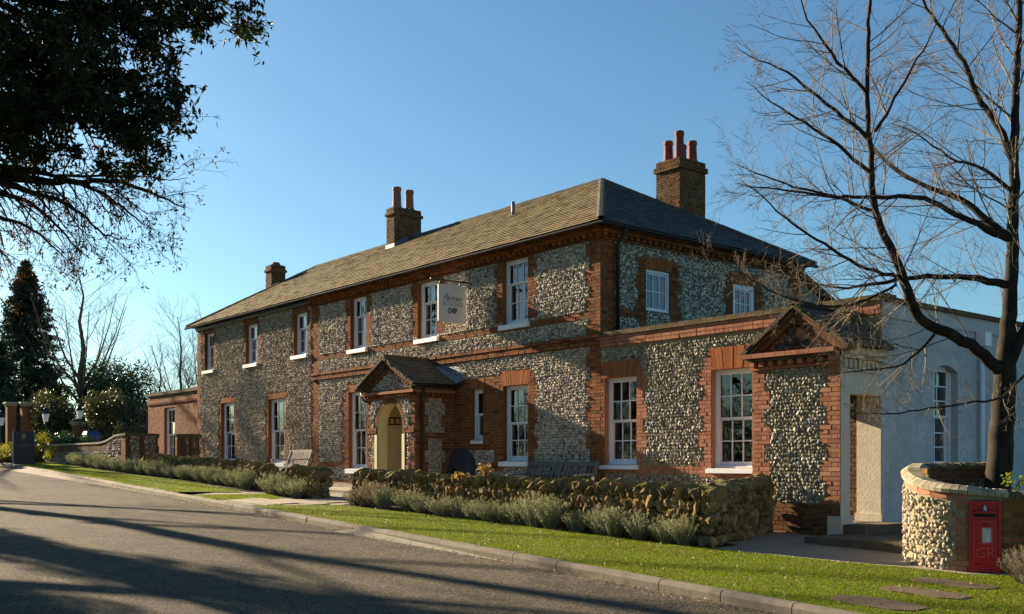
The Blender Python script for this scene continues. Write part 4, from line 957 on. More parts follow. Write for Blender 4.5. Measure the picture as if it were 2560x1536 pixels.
# leaf litter and grit along the kerb
def litter():
    rg = np.random.default_rng(9); n = 5200
    x = rg.uniform(-25, 14, n); d = np.abs(rg.normal(0, .28, n))+.015; y = ky(x)-.14-d; z = g(x, y)-.085
    s = rg.uniform(.006, .02, n)*np.where(d < .25, 1, .7); Mx = rotm(n, rg)*s[:, None, None]; Mx[:, 2] *= .35
    mbl = MB(); P = np.array([(-1, -.6, 0), (1, -.5, .1), (.8, .6, 0), (-.7, .5, .2)]); mbl.many(P, [(0, 1, 2, 3)], None, Mx, np.stack([x, y, z], 1), rg.random(n))
    n = 1500; x = rg.uniform(-8, 12, n); y = rg.uniform(-6.8, -4.0, n); k = inpoly(lawns[0], x, y); x, y = x[k], y[k]; n = len(x)
    mbl.many(P, [(0, 1, 2, 3)], None, rotm(n, rg)*rg.uniform(.008, .018, n)[:, None, None], np.stack([x, y, g(x, y)+.03], 1), .55+.2*rg.random(n))
    tag(mbl.build('leaf_litter', 'litter', kind='stuff'), 'grit and fallen leaves along the kerb', 'leaves')
litter()

# ------------------------------------------------------------------ mossy rubble walls of the front garden
def lumps(mat, seed):
    out = []; rg = np.random.default_rng(seed)
    for k in range(9):
        bm = bmesh.new(); bmesh.ops.create_icosphere(bm, subdivisions=2, radius=1)
        ph = rg.uniform(0, 6, (4, 3)); fq = rg.uniform(1.2, 3.4, (4, 3))
        for v in bm.verts:
            p = np.array(v.co); f = 1 + sum(.15*np.sin(fq[i]@p + ph[i].sum()) for i in range(4)) + .07*np.sin(fq[0]@p*4+ph[1][0]) + .06*np.sin(fq[1]@p*5+ph[2][0]) + rg.normal(0, .06)
            p = np.sign(p)*np.abs(p)**.8*f; v.co = p
        me = bpy.data.meshes.new('rubble_stone'); bm.to_mesh(me); bm.free()
        me.attributes.new('rnd', 'FLOAT', 'POINT'); me.materials.append(M_[mat]); out.append(me)
    return out
LUMP = lumps('moss_stone', 21); LUMPC = lumps('moss_cap', 22)
def rubble(label, A, B, hA, hB, thick=.42, endA=True, endB=True, size=.2, group='mossy garden walls'):
    A = np.array(A, float); B = np.array(B, float); L = np.linalg.norm(B-A); d = (B-A)/L; n = np.array([d[1], -d[0]])    # n points to the road
    if np.dot(n, CAM[:2]-(A+B)/2) < 0: n = -n
    t = thing('rubble_wall', label, 'wall', (*((A+B)/2), float(g(*((A+B)/2)))), group=group)
    top = lambda s: float(g(*(A+d*s))) + hA + (hB-hA)*s/L
    cmb = MB(); k = max(2, int(L/.4)); S = np.linspace(.05, L-.05, k)
    V = []
    for s in S:
        p = A+d*s; z0 = float(g(*p))-.2; z1 = top(s)-.12
        for off, z in ((-.06, z0), (-.06, z1), (-thick+.06, z1), (-thick+.06, z0)): q = p+n*off; V.append((*q, z))
    cmb.add(V, [(4*i+j, 4*i+(j+1) % 4, 4*i+4+(j+1) % 4, 4*i+4+j) for i in range(k-1) for j in range(4)]+[(0, 1, 2, 3), (4*k-4, 4*k-1, 4*k-2, 4*k-3)]); cmb.build('wall_core', 'earth', t)
    def put(p, z, sc, yaw, tilt, kit=LUMP):
        M = I3((p[0], p[1], z)) @ Matrix.Rotation(yaw, 4, 'Z') @ Matrix.Rotation(tilt, 4, 'Y') @ Matrix.Diagonal((*sc, 1)) @ Matrix.Rotation(random.choice((0, 1.57, 3.14, 4.71))+random.uniform(-.3, .3), 4, random.choice('XYZ'))
        link('rubble_stone', random.choice(kit), t, M)
    yaw = math.atan2(d[1], d[0])
    faces = [('f', 0, L)]
    s = 0.
    h0 = max(hA, hB); rows = max(1, int((h0-.16)/(size*.86)))
    for r in range(rows):
        s = random.uniform(0, size*.4)
        while s < L:
            w = size*random.uniform(.7, 1.25); p = A+d*(s+w/2)+n*(-.05)
            zr = float(g(*p)) + (r+.45)/rows*(top(s)-float(g(*p))-.15)
            put(p, zr+random.uniform(-.02, .02), (w*.5*random.uniform(.8, 1.1), .09*random.uniform(.7, 1.4), size*.55*random.uniform(.8, 1.35)), yaw+random.uniform(-.25, .25), random.uniform(-.5, .5)); s += w*.93
    for e, pe, sg in ((endA, A, -1), (endB, B, 1)):
        if not e: continue
        for r in range(rows):
            o = .06
            while o < thick-.02:
                w = size*random.uniform(.75, 1.15); p = pe + d*sg*(-.05) - n*(o+w/2-.06); zr = float(g(*p)) + (r+.45)/rows*(top(0 if sg < 0 else L)-float(g(*p))-.15)
                put(p, zr, (w*.55, .1, size*.53), yaw+math.pi/2, random.uniform(-.3, .3)); o += w*.9
    s = 0.
    while s < L:                                  # cock-and-hen coping of stones set on edge across the wall
        w = random.uniform(.05, .125); p = A+d*(s+w/2)+n*(-thick/2+random.uniform(-.02, .03))
        M = I3((p[0], p[1], top(s)-.075+random.uniform(-.04, .03))) @ Matrix.Rotation(yaw+random.uniform(-.15, .15), 4, 'Z') @ Matrix.Rotation(random.uniform(-.3, .3), 4, 'Y') @ Matrix.Diagonal((w*.6, thick*.52, .115*random.uniform(.75, 1.3), 1)) @ Matrix.Rotation(random.choice((0, 3.14)), 4, 'Z')
        link('coping_stone', random.choice(LUMPC), t, M); s += w*.95
    rg = np.random.default_rng(int(L*100)); fz = MB(); k = int(L*480)
    a = rg.uniform(0, L, k); h = rg.random(k)**.6; pz = np.array([top(q) for q in np.linspace(0, L, 60)]); tz = np.interp(a, np.linspace(0, L, 60), pz); P2 = A+d*a[:, None]
    gz = g(P2[:, 0], P2[:, 1]); off = np.where(h > .86, rg.uniform(-thick+.05, .02, k), rg.normal(.02, .03, k)); Q = P2+n*off[:, None]; zz = gz+(tz-gz)*h+np.where(h > .86, rg.uniform(-.02, .06, k), 0)
    d3 = rg.normal(0, 1, (k, 3)); d3[:, 2] += np.where(h > .86, 1.2, -.4); d3 /= np.linalg.norm(d3, axis=1)[:, None]; s3 = np.cross(d3, rg.normal(0, 1, (k, 3))); s3 /= np.linalg.norm(s3, axis=1)[:, None]
    ln = rg.uniform(.012, .034, k); rr = np.where(h > .84, rg.uniform(.55, .99, k), rg.uniform(0, .6, k)); fz.many(np.array([(0, -.2, 0), (.6, -.25, .05), (1, 0, 0), (.6, .25, .05), (0, .2, 0)]), None, [(0, 1, 2), (0, 2, 4), (2, 3, 4)], np.stack([d3, s3, np.cross(d3, s3)], 2)*ln[:, None, None], np.c_[Q, zz], rr)
    fz.build('moss', 'moss_fuzz', t, kind='stuff')
    return t
rubble('long mossy rubble wall behind the lavender right of the garden path', (-4.42, -3.55), (6.2, -3.95), .64, .8, size=.15)
rubble('mossy return of the right garden wall beside the pedimented bay', (5.42, -1.32), (6.12, -3.6), .86, .81, thick=.4, size=.15)
rubble('short mossy rubble wall between the two garden path gaps', (-7.3, -3.85), (-5.3, -4.05), .6, .68, size=.15)
rubble('mossy rubble wall with bright green top left of the bench', (-19.5, -2.95), (-9.15, -3.45), .58, .6, size=.17)

# ------------------------------------------------------------------ lavender and other small planting
def lav_proto(seed, dry=False):
    rg = np.random.default_rng(seed); mbp = MB(); n = int(rg.integers(70, 110))
    a = rg.uniform(0, 2*np.pi, n); rr = np.sqrt(rg.random(n))*.3; tip = np.stack([np.cos(a)*rr*1.25, np.sin(a)*rr*1.25, .5-.42*(rr/.33)**2*.6+rg.normal(0, .035, n)], 1)
    base = np.stack([np.cos(a)*rr*.35, np.sin(a)*rr*.35, np.full(n, .0)], 1)
    LP = np.array([(0, 0, 0), (.5, .09, .02), (1, 0, 0), (.5, -.09, .02)])
    for b, t in zip(base, tip):
        mid = (b+t)/2 + np.r_[rg.normal(0, .02, 2), .02]; ts = np.linspace(0, 1, 4)[:, None]
        path = (1-ts)**2*b+2*ts*(1-ts)*mid+ts**2*t; mbp.tube(path, [.004, .0035, .003, .0015], 3, False, rg.random())
        k = 26; f = rg.uniform(.3, 1.0, k)[:, None]; P = (1-f)**2*b+2*f*(1-f)*mid+f**2*t
        d = rg.normal(0, 1, (k, 3)); d[:, 2] = np.abs(d[:, 2])*.9+.75; d /= np.linalg.norm(d, axis=1)[:, None]
        s = np.cross(d, rg.normal(0, 1, (k, 3))); s /= np.linalg.norm(s, axis=1)[:, None]; u = np.cross(d, s); ln = rg.uniform(.028, .055, k)
        Mx = np.stack([d, s, u], 2)*ln[:, None, None]; mbp.many(LP, [(0, 1, 2, 3)], None, Mx, P, rg.random(k))
    me = mbp.mesh('foliage'); me.materials.append(M_['lavender_dry' if dry else 'lavender']); return me
LAV = [lav_proto(i) for i in range(9)]; LAVD = [lav_proto(20, True), lav_proto(21, True)]
ORD = 'first second third fourth fifth sixth seventh eighth ninth tenth eleventh twelfth thirteenth fourteenth fifteenth sixteenth seventeenth eighteenth nineteenth twentieth'.split()
ORD += ['twenty '+o for o in ORD[:9]]+['thirtieth']+['thirty '+o for o in ORD[:9]]
def lav(x, y, s, label, group, me=None):
    t = thing('lavender_bush', label, 'lavender', (x, y, float(g(x, y))), group=group)
    link('foliage', me or random.choice(LAV), t, I3((x, y, float(g(x, y)))) @ Matrix.Rotation(random.uniform(0, 6.3), 4, 'Z') @ Matrix.Diagonal((s*random.uniform(.85, 1.15), s*random.uniform(.85, 1.1), s*random.uniform(.78, 1.15), 1)))
for i, x in enumerate(np.arange(-3.3, 6.1, .46)):
    yy = -4.3+.02*x if x < 0 else -4.28+.012*x; dry = x < -2.2
    lav(x+random.uniform(-.14, .14), yy+random.uniform(-.08, .06)+.12, random.uniform(.75, 1.05), ORD[i]+' lavender bush from the path, straggly and browner, right hand row' if dry else ORD[i]+' lavender bush from the path before the long mossy wall', 'lavender row right of the path', random.choice(LAVD) if dry else None)
for i, x in enumerate((-7.25, -6.75, -6.2, -5.7)):
    lav(x, -4.18-.14*(x+7.2)*.5, random.uniform(.9, 1.05), ORD[3-i]+' lavender bush from the garden path before the short mossy wall', 'lavender between the path gaps')
XL = np.arange(-26.8, -8.9, .52)
for i, x in enumerate(XL):
    yy = np.interp(x, [-28, -19, -14.5, -9], [-3.05, -3.45, -3.4, -3.9])
    lav(x+random.uniform(-.15, .15), yy+random.uniform(-.1, .1), random.uniform(.8, 1.1), ORD[len(XL)-1-i]+' lavender bush from the bench gap in the long left row', 'lavender row left of the path')
lav(10.66, -3.82, .85, 'twiggy lavender bush at the foot of the red letter box', None, LAVD[0]); lav(11.25, -3.4, 1.1, 'lavender bush at the right edge beyond the letter box', None, LAVD[1])
def weed(x, y, z, label, mat, n=16, h=.25, sp=.14):
    rg = np.random.default_rng(int(abs(x*100))); mbp = MB(); LP = np.array([(0, 0, 0), (.5, .3, .05), (1, 0, -.1), (.5, -.3, .05)])
    for k in range(n):
        t = np.r_[rg.normal(0, sp, 2), h*rg.uniform(.5, 1)]; mbp.tube([(0, 0, 0), t*.5+np.array([0, 0, .03]), t], [.004, .003, .002], 3, False, rg.random())
        q = 7; P = t*rg.uniform(.4, 1, (q, 1)); mbp.many(LP, [(0, 1, 2, 3)], None, rotm(q, rg)*rg.uniform(.03, .07, q)[:, None, None], P, rg.random(q))
    t = thing('wall_weed', label, 'plant', (x, y, z)); mbp.build('foliage', mat, t, world=I3((x, y, z)))
weed(.75, -3.75, -.27, 'tuft of dry orange stalks growing on the mossy wall', 'dry_stalk', 30, .26, .09)
weed(.0, -3.8, -.32, 'drooping dry stalks on the face of the mossy wall', 'dry_stalk', 16, .12, .1)

# ------------------------------------------------------------------ benches
def bench(label, x0, y, L, mat, nsl, zoff=0):
    z = float(g(x0+L/2, y-.3))+zoff; t = thing('garden_bench', label, 'bench', (x0+L/2, y-.3, z))
    def bar(name, a, b, w, h, rnd=None):          # square bar between two points
        a = np.array(a, float); b = np.array(b, float); d = b-a; ln = np.linalg.norm(d); d /= ln
        s = np.cross(d, [0, 0, 1.]) if abs(d[2]) < .95 else np.array([1., 0, 0]); s /= np.linalg.norm(s); u = np.cross(s, d); V = []
        for p in (a, b):
            for i, j in ((-1, -1), (1, -1), (1, 1), (-1, 1)): V.append(p+s*i*w/2+u*j*h/2)
        V = np.array(V); c = V.mean(0); me = MB().add(V-c, [(0, 1, 2, 3), (4, 7, 6, 5), (0, 4, 5, 1), (1, 5, 6, 2), (2, 6, 7, 3), (3, 7, 4, 0)], None, rng.random()).mesh(name); me.materials.append(M_[mat]); link(name, me, t, I3(c))
    lean = .16; yb, yf = y, y-.5
    px = [x0, x0+L] if L < 1.6 else [x0, x0+L/2, x0+L]
    for i, xx in enumerate(px):
        bar('back_post', (xx, yb-.06, z+.0), (xx, yb-.05, z+.42), .06, .06); bar('back_post', (xx, yb-.05, z+.42), (xx, yb+lean-.03, z+.92), .055, .05)
        if i in (0, len(px)-1):
            bar('leg', (xx, yf, z), (xx, yf, z+.62), .06, .06); bar('arm_rest', (xx, yf-.06, z+.64), (xx, yb+.03, z+.66), .07, .04); bar('side_rail', (xx, yf, z+.36), (xx, yb-.05, z+.36), .035, .07)
    bar('top_rail', (x0-.03, yb+lean-.03, z+.9), (x0+L+.03, yb+lean-.03, z+.9), .04, .09); bar('bottom_rail', (x0, yb-.03, z+.46), (x0+L, yb-.03, z+.46), .035, .06); bar('front_rail', (x0, yf, z+.37), (x0+L, yf, z+.37), .03, .09)
    for k in range(nsl):
        xx = x0+L*(k+.7)/(nsl+.4); bar('back_slat', (xx, yb-.02, z+.48), (xx, yb+lean-.035, z+.87), .045, .014)
    for k in range(5): bar('seat_slat', (x0, yf+.02+.105*k, z+.425-.01*k), (x0+L, yf+.02+.105*k, z+.425-.01*k), .085, .02)
bench('small weathered wooden bench with arms in the sun by the left path gap', -12.85, -.85, 1.3, 'teak', 12)
bench('long grey slatted bench in the shade under the wing windows', -2.1, -.36, 2.25, 'teak_grey', 17)
ms = MB(); n = 28; Rm = .62                       # old millstone leaning by the porch
th = np.linspace(0, 2*np.pi, n, endpoint=False)
mz = float(g(-5.0, -.4)); cx, cz = -5.0, mz+Rm*.88
f = [(cx+Rm*np.cos(a)*(1+.02*np.sin(5*a)), -.36+.16*(np.sin(a)+.88), cz+Rm*np.sin(a)*.98) for a in th]; b = [(p[0], p[1]+.13, p[2]+.02) for p in f]
hole = [(cx+.1*np.cos(a), -.38+.16*(.16*np.sin(a)+.88), cz+.1*np.sin(a)) for a in th]
ms.add(f+b+hole, [(i, (i+1) % n, n+(i+1) % n, n+i) for i in range(n)]+[(i, 2*n+i, 2*n+(i+1) % n, (i+1) % n) for i in range(n)])
tag(ms.build('millstone', 'dark_stone'), 'dark round millstone leaning on the wall beside the porch', 'millstone')

# ------------------------------------------------------------------ hanging inn sign
sg = thing('hanging_sign', 'white hanging sign board on a black iron bracket above the porch', 'sign', (-4.68, 0, 4.5))
b_ = MB(); b_.tube([(-4.68, .02, 4.5), (-4.68, -1.14, 4.5)], .018, 8); b_.build('bracket', 'iron', sg, smooth=True)
b_ = MB(); b_.box((-4.73, -.02, 4.38), (-4.63, .02, 4.62)); b_.build('wall_plate', 'iron', sg)
b_ = MB(); b_.lathe((-4.68, -1.17, 4.46), [(0.001, 0), (.03, .015), (.04, .04), (.03, .065), (.001, .08)], 12); b_.build('finial', 'iron', sg, smooth=True)
for yy in (-.92, -.3):
    b_ = MB(); b_.tube([(-4.68, yy, 4.5), (-4.68, yy, 4.38)], .012, 6); b_.lathe((-4.68, yy, 4.4), [(.012, 0), (.03, .02), (.03, .045), (.012, .06)], 10); b_.build('hook', 'iron', sg, smooth=True)
b_ = MB(); b_.box((-4.7, -.98, 3.48), (-4.66, -.15, 4.385)); brd = b_.build('board', 'sign_face', sg)
b_ = MB()
for s in ((-4.705, -.985, 3.475, -4.655, -.98, 4.39), (-4.705, -.15, 3.475, -4.655, -.145, 4.39), (-4.705, -.985, 4.385, -4.655, -.145, 4.392), (-4.705, -.985, 3.472, -4.655, -.145, 3.48)): b_.box(s[:3], s[3:])
b_.build('board_edge', 'sign_edge', brd)
def text(body, parent, mat, size, M, name='lettering', shear=0, sx=1., bold=0, extr=.001, space=1.):
    cu = bpy.data.curves.new(name, 'FONT'); cu.body = body; cu.size = size; cu.align_x = 'CENTER'; cu.align_y = 'CENTER'; cu.shear = shear; cu.extrude = extr; cu.offset = bold; cu.space_character = space
    cu.materials.append(M_[mat]); tmp = bpy.data.objects.new(name, cu); COL.objects.link(tmp); me = bpy.data.meshes.new_from_object(tmp); bpy.data.objects.remove(tmp)
    me.name = name; me.materials.clear(); me.materials.append(M_[mat]); return link(name, me, parent, M @ Matrix.Diagonal((sx, 1, 1, 1)))
SM = lambda y, z: I3((-4.657, y, z)) @ Matrix(((0, 0, 1, 0), (1, 0, 0, 0), (0, 1, 0, 0), (0, 0, 0, 1)))
text('Farmer', brd, 'ink_grey', .2, SM(-.56, 4.07), shear=.45, sx=1.0)
text('BUTCHER', brd, 'ink_mid', .155, SM(-.54, 3.92), sx=.95, bold=-.001)
text('CHEF', brd, 'ink_black', .17, SM(-.56, 3.755), sx=.7, bold=.007)
sw = MB(); sw.tube([(-4.656, -.83+.1*t, 4.14+.05*math.sin(t*3)+.02*t) for t in np.linspace(0, 1.6, 14)], [.002]*7+[.005]*7, 4); sw.tube([(-4.656, -.74+.03*math.sin(t), 4.2-.2*t/3) for t in np.linspace(0, 3, 9)], .005, 4); sw.build('lettering', 'ink_grey', brd)

# ------------------------------------------------------------------ curved flint wall with the letter box
def camp(px, Z): return camxy((px-1280)/2540*Z, Z)
cw_ = thing('curved_flint_wall', 'curved flint garden wall with rounded brick coping around the cherry tree', 'wall', (*camp(2380, 12.9), -1.32))
X0, Z0c = 5.73, 13.15
path = [camxy(5.705+k*.1, 13.8-.0*k) for k in range(8, 0, -1)] + [camxy(X0+.47*math.cos(a), Z0c+.65*math.sin(a)) for a in np.linspace(R(90), R(270), 22)] + [camxy(X0+.1*k, 12.5-.03*k) for k in range(1, 26)]
CWo = Curve(path, -1); CWi = Curve(path, 1)
probe, _, nn = CWo.fr(np.array([CWo.L*.8]))
if np.dot(nn[0][:2], (CAM[:2]-probe[0][:2])) < 0: CWo, CWi = CWi, CWo
sE = 1.0+1.8
topz = lambda u: np.interp(u, [0, 1.0, 1.4, 1.7, 2.1, 2.6, 3.0, 9], [-.09, -.1, -.19, -.28, -.36, -.41, -.44, -.44])
T2 = .115
cmb = MB(); S = np.linspace(0, CWo.L, 70)
for s0, s1 in zip(S[:-1], S[1:]):
    for W_, sgn in ((CWo, 1), (CWi, 1)):
        cmb.quad(W_.pt(s0, -1.6, T2-.01), W_.pt(s1, -1.6, T2-.01), W_.pt(s1, topz(s1), T2-.01), W_.pt(s0, topz(s0), T2-.01))
    cmb.quad(CWo.pt(s0, topz(s0), T2), CWo.pt(s1, topz(s1), T2), CWi.pt(s1, topz(s1), T2), CWi.pt(s0, topz(s0), T2))
cmb.build('wall_core', 'mortar_light', cw_, smooth=True)
CF = Curve([p[:2] for p in CWo.pt(S, 0, T2-.01)], CWo.side); CI = Curve([p[:2] for p in CWi.pt(S, 0, T2-.01)], CWi.side)
cmn = Masonry(); fl = CF.L/CWo.L
uq = float(np.interp(2385, [2268, 2412], [1.9, 2.78]))*fl
pos = CF.pt(np.linspace(0, CF.L, 400), 0.)
cpx = lambda P: 1280+2540*((P[..., 0]-CAM[0])*.6376+(P[..., 1]-CAM[1])*.7704)/((P[..., 0]-CAM[0])*-.7704+(P[..., 1]-CAM[1])*.6376)
uu = np.linspace(0, CF.L, 400); px_ = cpx(pos); fmask = uu > CF.L*.38
ub = lambda p: float(np.interp(p, px_[fmask], uu[fmask]))
q0, bx0, bx1, q1 = ub(2388), ub(2424), ub(2498), ub(2600)
cmn.brick(CF, q0, bx0, -1.5, -.45, 'brick_wing', tl=.06, d=.014); cmn.brick(CF, bx1, CF.L-.05, -1.5, -.45, 'brick', d=.014); cmn.brick(CF, bx0, bx1, -.525, -.45, 'brick_old'); cmn.brick(CF, bx0, bx1, -1.5, -1.36, 'brick_old')
cmn.hole(CF, bx0-.02, bx1+.02, -1.5, -.45)
for a in np.arange(.9, q0, .225):                 # string of bricks under the coping follows the sweep
    zt = float(topz(a/fl)); cmn.bricks.add(wbox8(CF, a+.004, a+.22, zt-.08, zt-.008, -.02, .012), 'brick_wing'); cmn.hole(CF, a, a+.225, zt-.085, zt+.05)
cmn.flint(CF, 0, q0+.05, -1.5, 0, 'flint_wall', .062, .027, course=False, zfun=lambda u, z: z < topz(u/fl)-.09)
cmn.flint(CI, 0, 1.6, -1.4, 0, 'flint_wing', .1, .03, course=False, zfun=lambda u, z: z < topz(u/fl)-.2)
cmn.brick(CI, 0, 1.6, -.3, -.075, 'brick_old', d=.012)
cmn.place(cw_)
cs_ = Stock(); L = []; L2 = []
for a in np.arange(0.02, CWo.L-.05, .075):
    b = a+.07; zt = float(topz(a)); zt2 = float(topz(b)); prof = []
    lich = a < 2.8*1.0 and a > 1.0
    V = []
    for s_, z_ in ((a, zt), (b, zt2)):
        dd = rng.normal(0, .004); h = .1 if lich else .085
        for o_, zz in ((T2+.035, 0), (T2+.045, .045), (T2*.65, h+dd), (-T2*.65, h+dd), (-T2-.045, .045), (-T2-.035, 0)): V.append(CWo.pt(s_, z_+zz, o_))
    (L if lich else L2).append(V)
cq = [(i, i+1, 7+i, 6+i) for i in range(5)]; ct = [(0, 2, 1), (0, 3, 2), (0, 4, 3), (0, 5, 4), (6, 7, 8), (6, 8, 9), (6, 9, 10), (6, 10, 11)]
cs_.add(np.array(L), 'coping_lichen', cq, ct); cs_.add(np.array(L2), 'coping_dark', cq, ct); cs_.place(cw_, 'coping_brick', 'coping_bricks')
# letter box
P0, U0, N0 = CF.fr(np.array([(bx0+bx1)/2])); P0, U0, N0 = P0[0], U0[0], N0[0]
if np.dot(U0[:2], (.6376, .7704)) < 0: U0 = -U0
LB = Wall(P0 + N0*.0, U0, N0)
pbx = thing('letter_box', 'red cast iron letter box set in the curved garden wall', 'letter box', (P0[0], P0[1], -1.34)); hw, zb, zt = .178, -1.335, -.475
m2 = MB(); wb(m2, LB, -hw, hw, zb, zt, -.1, .03); body = m2.build('body', 'post_red', pbx)
m2 = MB()
for a in ((-hw, -hw+.03, zb, zt), (hw-.03, hw, zb, zt), (-hw+.03, hw-.03, zt-.028, zt), (-hw+.03, hw-.03, zb, zb+.035)): wb(m2, LB, *a, .03, .055)
m2.build('rim', 'post_red', pbx)
m2 = MB(); v = wbox8(LB, -.125, .125, -.615, -.585, .03, .105)[0]; v[[6, 7], 2] -= .02; m2.add(v, BOXQ); m2.build('hood', 'post_red', pbx)
m2 = MB(); wb(m2, LB, -.12, .12, -.665, -.63, .031, .035); m2.build('slot', 'post_black', pbx)
m2 = MB(); wb(m2, LB, -.125, .1, -.69, -.672, .03, .05); m2.build('lip', 'post_red', pbx)
m2 = MB(); wb(m2, LB, -.13, .125, -1.285, -.72, .03, .042); dr = m2.build('door', 'post_red', pbx)
m2 = MB()
for a in ((-.138, -.126, -1.293, -.712), (.121, .133, -1.293, -.712), (-.126, .121, -.724, -.712), (-.126, .121, -1.293, -1.281)): wb(m2, LB, *a, .03, .054)
m2.build('door_bead', 'post_red_highlight', dr)
m2 = MB()
for a in ((-.045, -.03, -.99, -.785), (.072, .087, -.99, -.785), (-.03, .072, -.8, -.785), (-.03, .072, -.99, -.975)): wb(m2, LB, *a, .042, .058)
m2.build('notice_frame', 'post_red_highlight', dr)
m2 = MB(); wb(m2, LB, -.03, .072, -.975, -.8, .042, .046); nt_ = m2.build('notice', 'notice', dr)
m2 = MB()
for k in range(7): wb(m2, LB, -.02, .02+.04*rng.random(), -.83-.02*k, -.826-.02*k, .046, .0465)
m2.build('notice_print', 'ink_mid', dr)
m2 = MB(); wb(m2, LB, -.01, .04, -.78, -.735, .042, .05); m2.build('tab_frame', 'post_red', dr); m2 = MB(); wb(m2, LB, -.002, .032, -.773, -.742, .05, .052); m2.build('tab', 'dark_stone', dr)
m2 = MB(); wb(m2, LB, -.1, -.06, -1.0, -.96, .042, .056); m2.build('lock', 'post_red', dr)
cpt = LB.pt(0, -.56, .05); m2 = MB(); m2.lathe(cpt, [(.02, -.03), (.022, 0), (.014, .02), (.004, .04)], 10); m2.build('crown_knob', 'lead_pale', pbx, smooth=True)
cpt = LB.pt(-.1, -1.262, .06); m2 = MB(); m2.tube([LB.pt(-.12, -1.27, .05), LB.pt(-.07, -1.255, .07), LB.pt(.02, -1.275, .05)], [.012, .018, .008], 8); m2.build('pull', 'post_red', pbx, smooth=True)
TM = Matrix((( *[U0[0]], 0, N0[0], 0), (U0[1], 0, N0[1], 0), (0, 1, 0, 0), (0, 0, 0, 1)))
text('GR', dr, 'post_red_highlight', .175, I3(LB.pt(-.0, -1.105, .046)) @ TM, extr=.012, bold=.001)
text('POST OFFICE', pbx, 'post_red_highlight', .036, I3(LB.pt(0, -.604, .107)) @ TM, extr=.002)
P1 = CF.pt(ub(2540), -.36, -.1); weed(P1[0], P1[1], -.36, 'young green weed sprouting from the wall right of the letter box', 'weed_leaf', 9, .24, .08)

# ------------------------------------------------------------------ far left: boundary wall, piers, gate, sign, bin, lamps
bw_ = thing('boundary_wall', 'low flint boundary wall sweeping up to a pair of piers at the far left', 'wall', (-27.8, -2.5, float(g(-27.8, -2.5))))
BWf = Wall((0, -2.5, 0), (1, 0, 0), (0, -1, 0)); bt = lambda u: np.interp(u, [-33, -25.6, -24.8, -24.2, -23.6, -22.8], [.72, .72, .76, .86, .97, 1.0])
bmn = Masonry(); mb = MB(); S = np.linspace(-33, -22.83, 40)
for a, b in zip(S[:-1], S[1:]):
    mb.quad(BWf.pt(a, -.6), BWf.pt(b, -.6), BWf.pt(b, bt(b)), BWf.pt(a, bt(a))); mb.quad(BWf.pt(a, bt(a)), BWf.pt(b, bt(b)), BWf.pt(b, bt(b), -.3), BWf.pt(a, bt(a), -.3))
mb.build('wall_core', 'mortar', bw_)
bmn.brick(BWf, -33, -24.6, .45, .72, 'brick_old'); bmn.brick(BWf, -22.98, -22.8, -.3, 1.0, 'brick'); bmn.flint(BWf, -33, -22.95, -.4, 1, 'flint_brown', .11, .04, zfun=lambda u, z: z < bt(u)-.1)
cp = MB()
for a, b in zip(S[:-1], S[1:]): cp.add(np.array([BWf.pt(u, bt(u)+z, d) for z in (0, .07) for u, d in ((a, .05), (b, .05), (b, -.35), (a, -.35))]), BOXQ, None, rng.random())
cp.build('coping', 'coping_lichen', bw_)
bmn.place(bw_, 1)
def pier(label, x0, x1, y0, y1, zt, split=False, group='flint gate piers'):
    t = thing('flint_pier', label, 'pier', ((x0+x1)/2, (y0+y1)/2, float(g(x0, y0))), group=group); zb = float(g(x0, y0))-.2
    c = MB(); c.box((x0, y0, zb), (x1, y1, zt)); c.build('core', 'mortar_dark', t)
    c = MB(); c.box((x0-.06, y0-.06, zt), (x1+.06, y1+.06, zt+.05)); c.box((x0-.03, y0-.03, zt+.05), (x1+.03, y1+.03, zt+.1)); c.build('cap', 'coping_dark', t)
    mm = Masonry(); wf = Wall((0, y0, 0), (1, 0, 0), (0, -1, 0)); we = Wall((x1, 0, 0), (0, 1, 0), (1, 0, 0))
    mm.brick(wf, x0, x1, zb, zt, 'brick')
    for a, b in ((y0, y0+.12), ((y0+y1)/2-.08, (y0+y1)/2+.06), (y1-.1, y1)): mm.brick(we, a, b, zb, zt, 'brick_old', tr=.05)
    mm.flint(we, y0, y1, zb, zt, 'flint_brown', .1, .03); mm.place(t, 1)
pier('wide flint pier at the swept end of the boundary wall', -22.83, -22.35, -2.55, -1.35, .98)
pier('narrow flint pier standing close to the far corner of the house', -21.35, -20.92, -1.0, -.32, .95)
eb = thing('entrance_board', 'black entrance board with bronze crest and lettering beside the far kerb', 'sign', (-28.4, -4.5, float(g(-28.4, -4.5))))
eu = np.array([.6376, .7704, 0]); en = np.array([.7704, -.6376, 0]); EB = Wall((-28.43, -4.55, 0), eu, en)
m2 = MB(); wb(m2, EB, -.4, .42, -.15, 1.26, -.1, 0); ebo = m2.build('panel', 'entrance_board', eb); m2 = MB(); wb(m2, EB, -.45, -.402, -.15, 1.27, -.1, .01); m2.build('edge', 'board_edge', eb)
EM = Matrix(((eu[0], 0, en[0], 0), (eu[1], 0, en[1], 0), (0, 1, 0, 0), (0, 0, 0, 1)))
for tx, z, s in (('THE', .78, .08), ('GOODWOOD', .68, .1), ('HOTEL', .58, .09)): text(tx, ebo, 'bronze_ink', s, I3(EB.pt(0, z, .004)) @ EM)
m2 = MB(); n = 14; ac = [(.085*math.sin(t)*(1 if t < math.pi else 1), 0) for t in np.linspace(0, math.pi, n)]
outl = [(-.05, 1.16), (.05, 1.16), (.09, 1.08), (.085, 1.0), (.04, .93), (0, .89), (-.04, .93), (-.085, 1.0), (-.09, 1.08)]
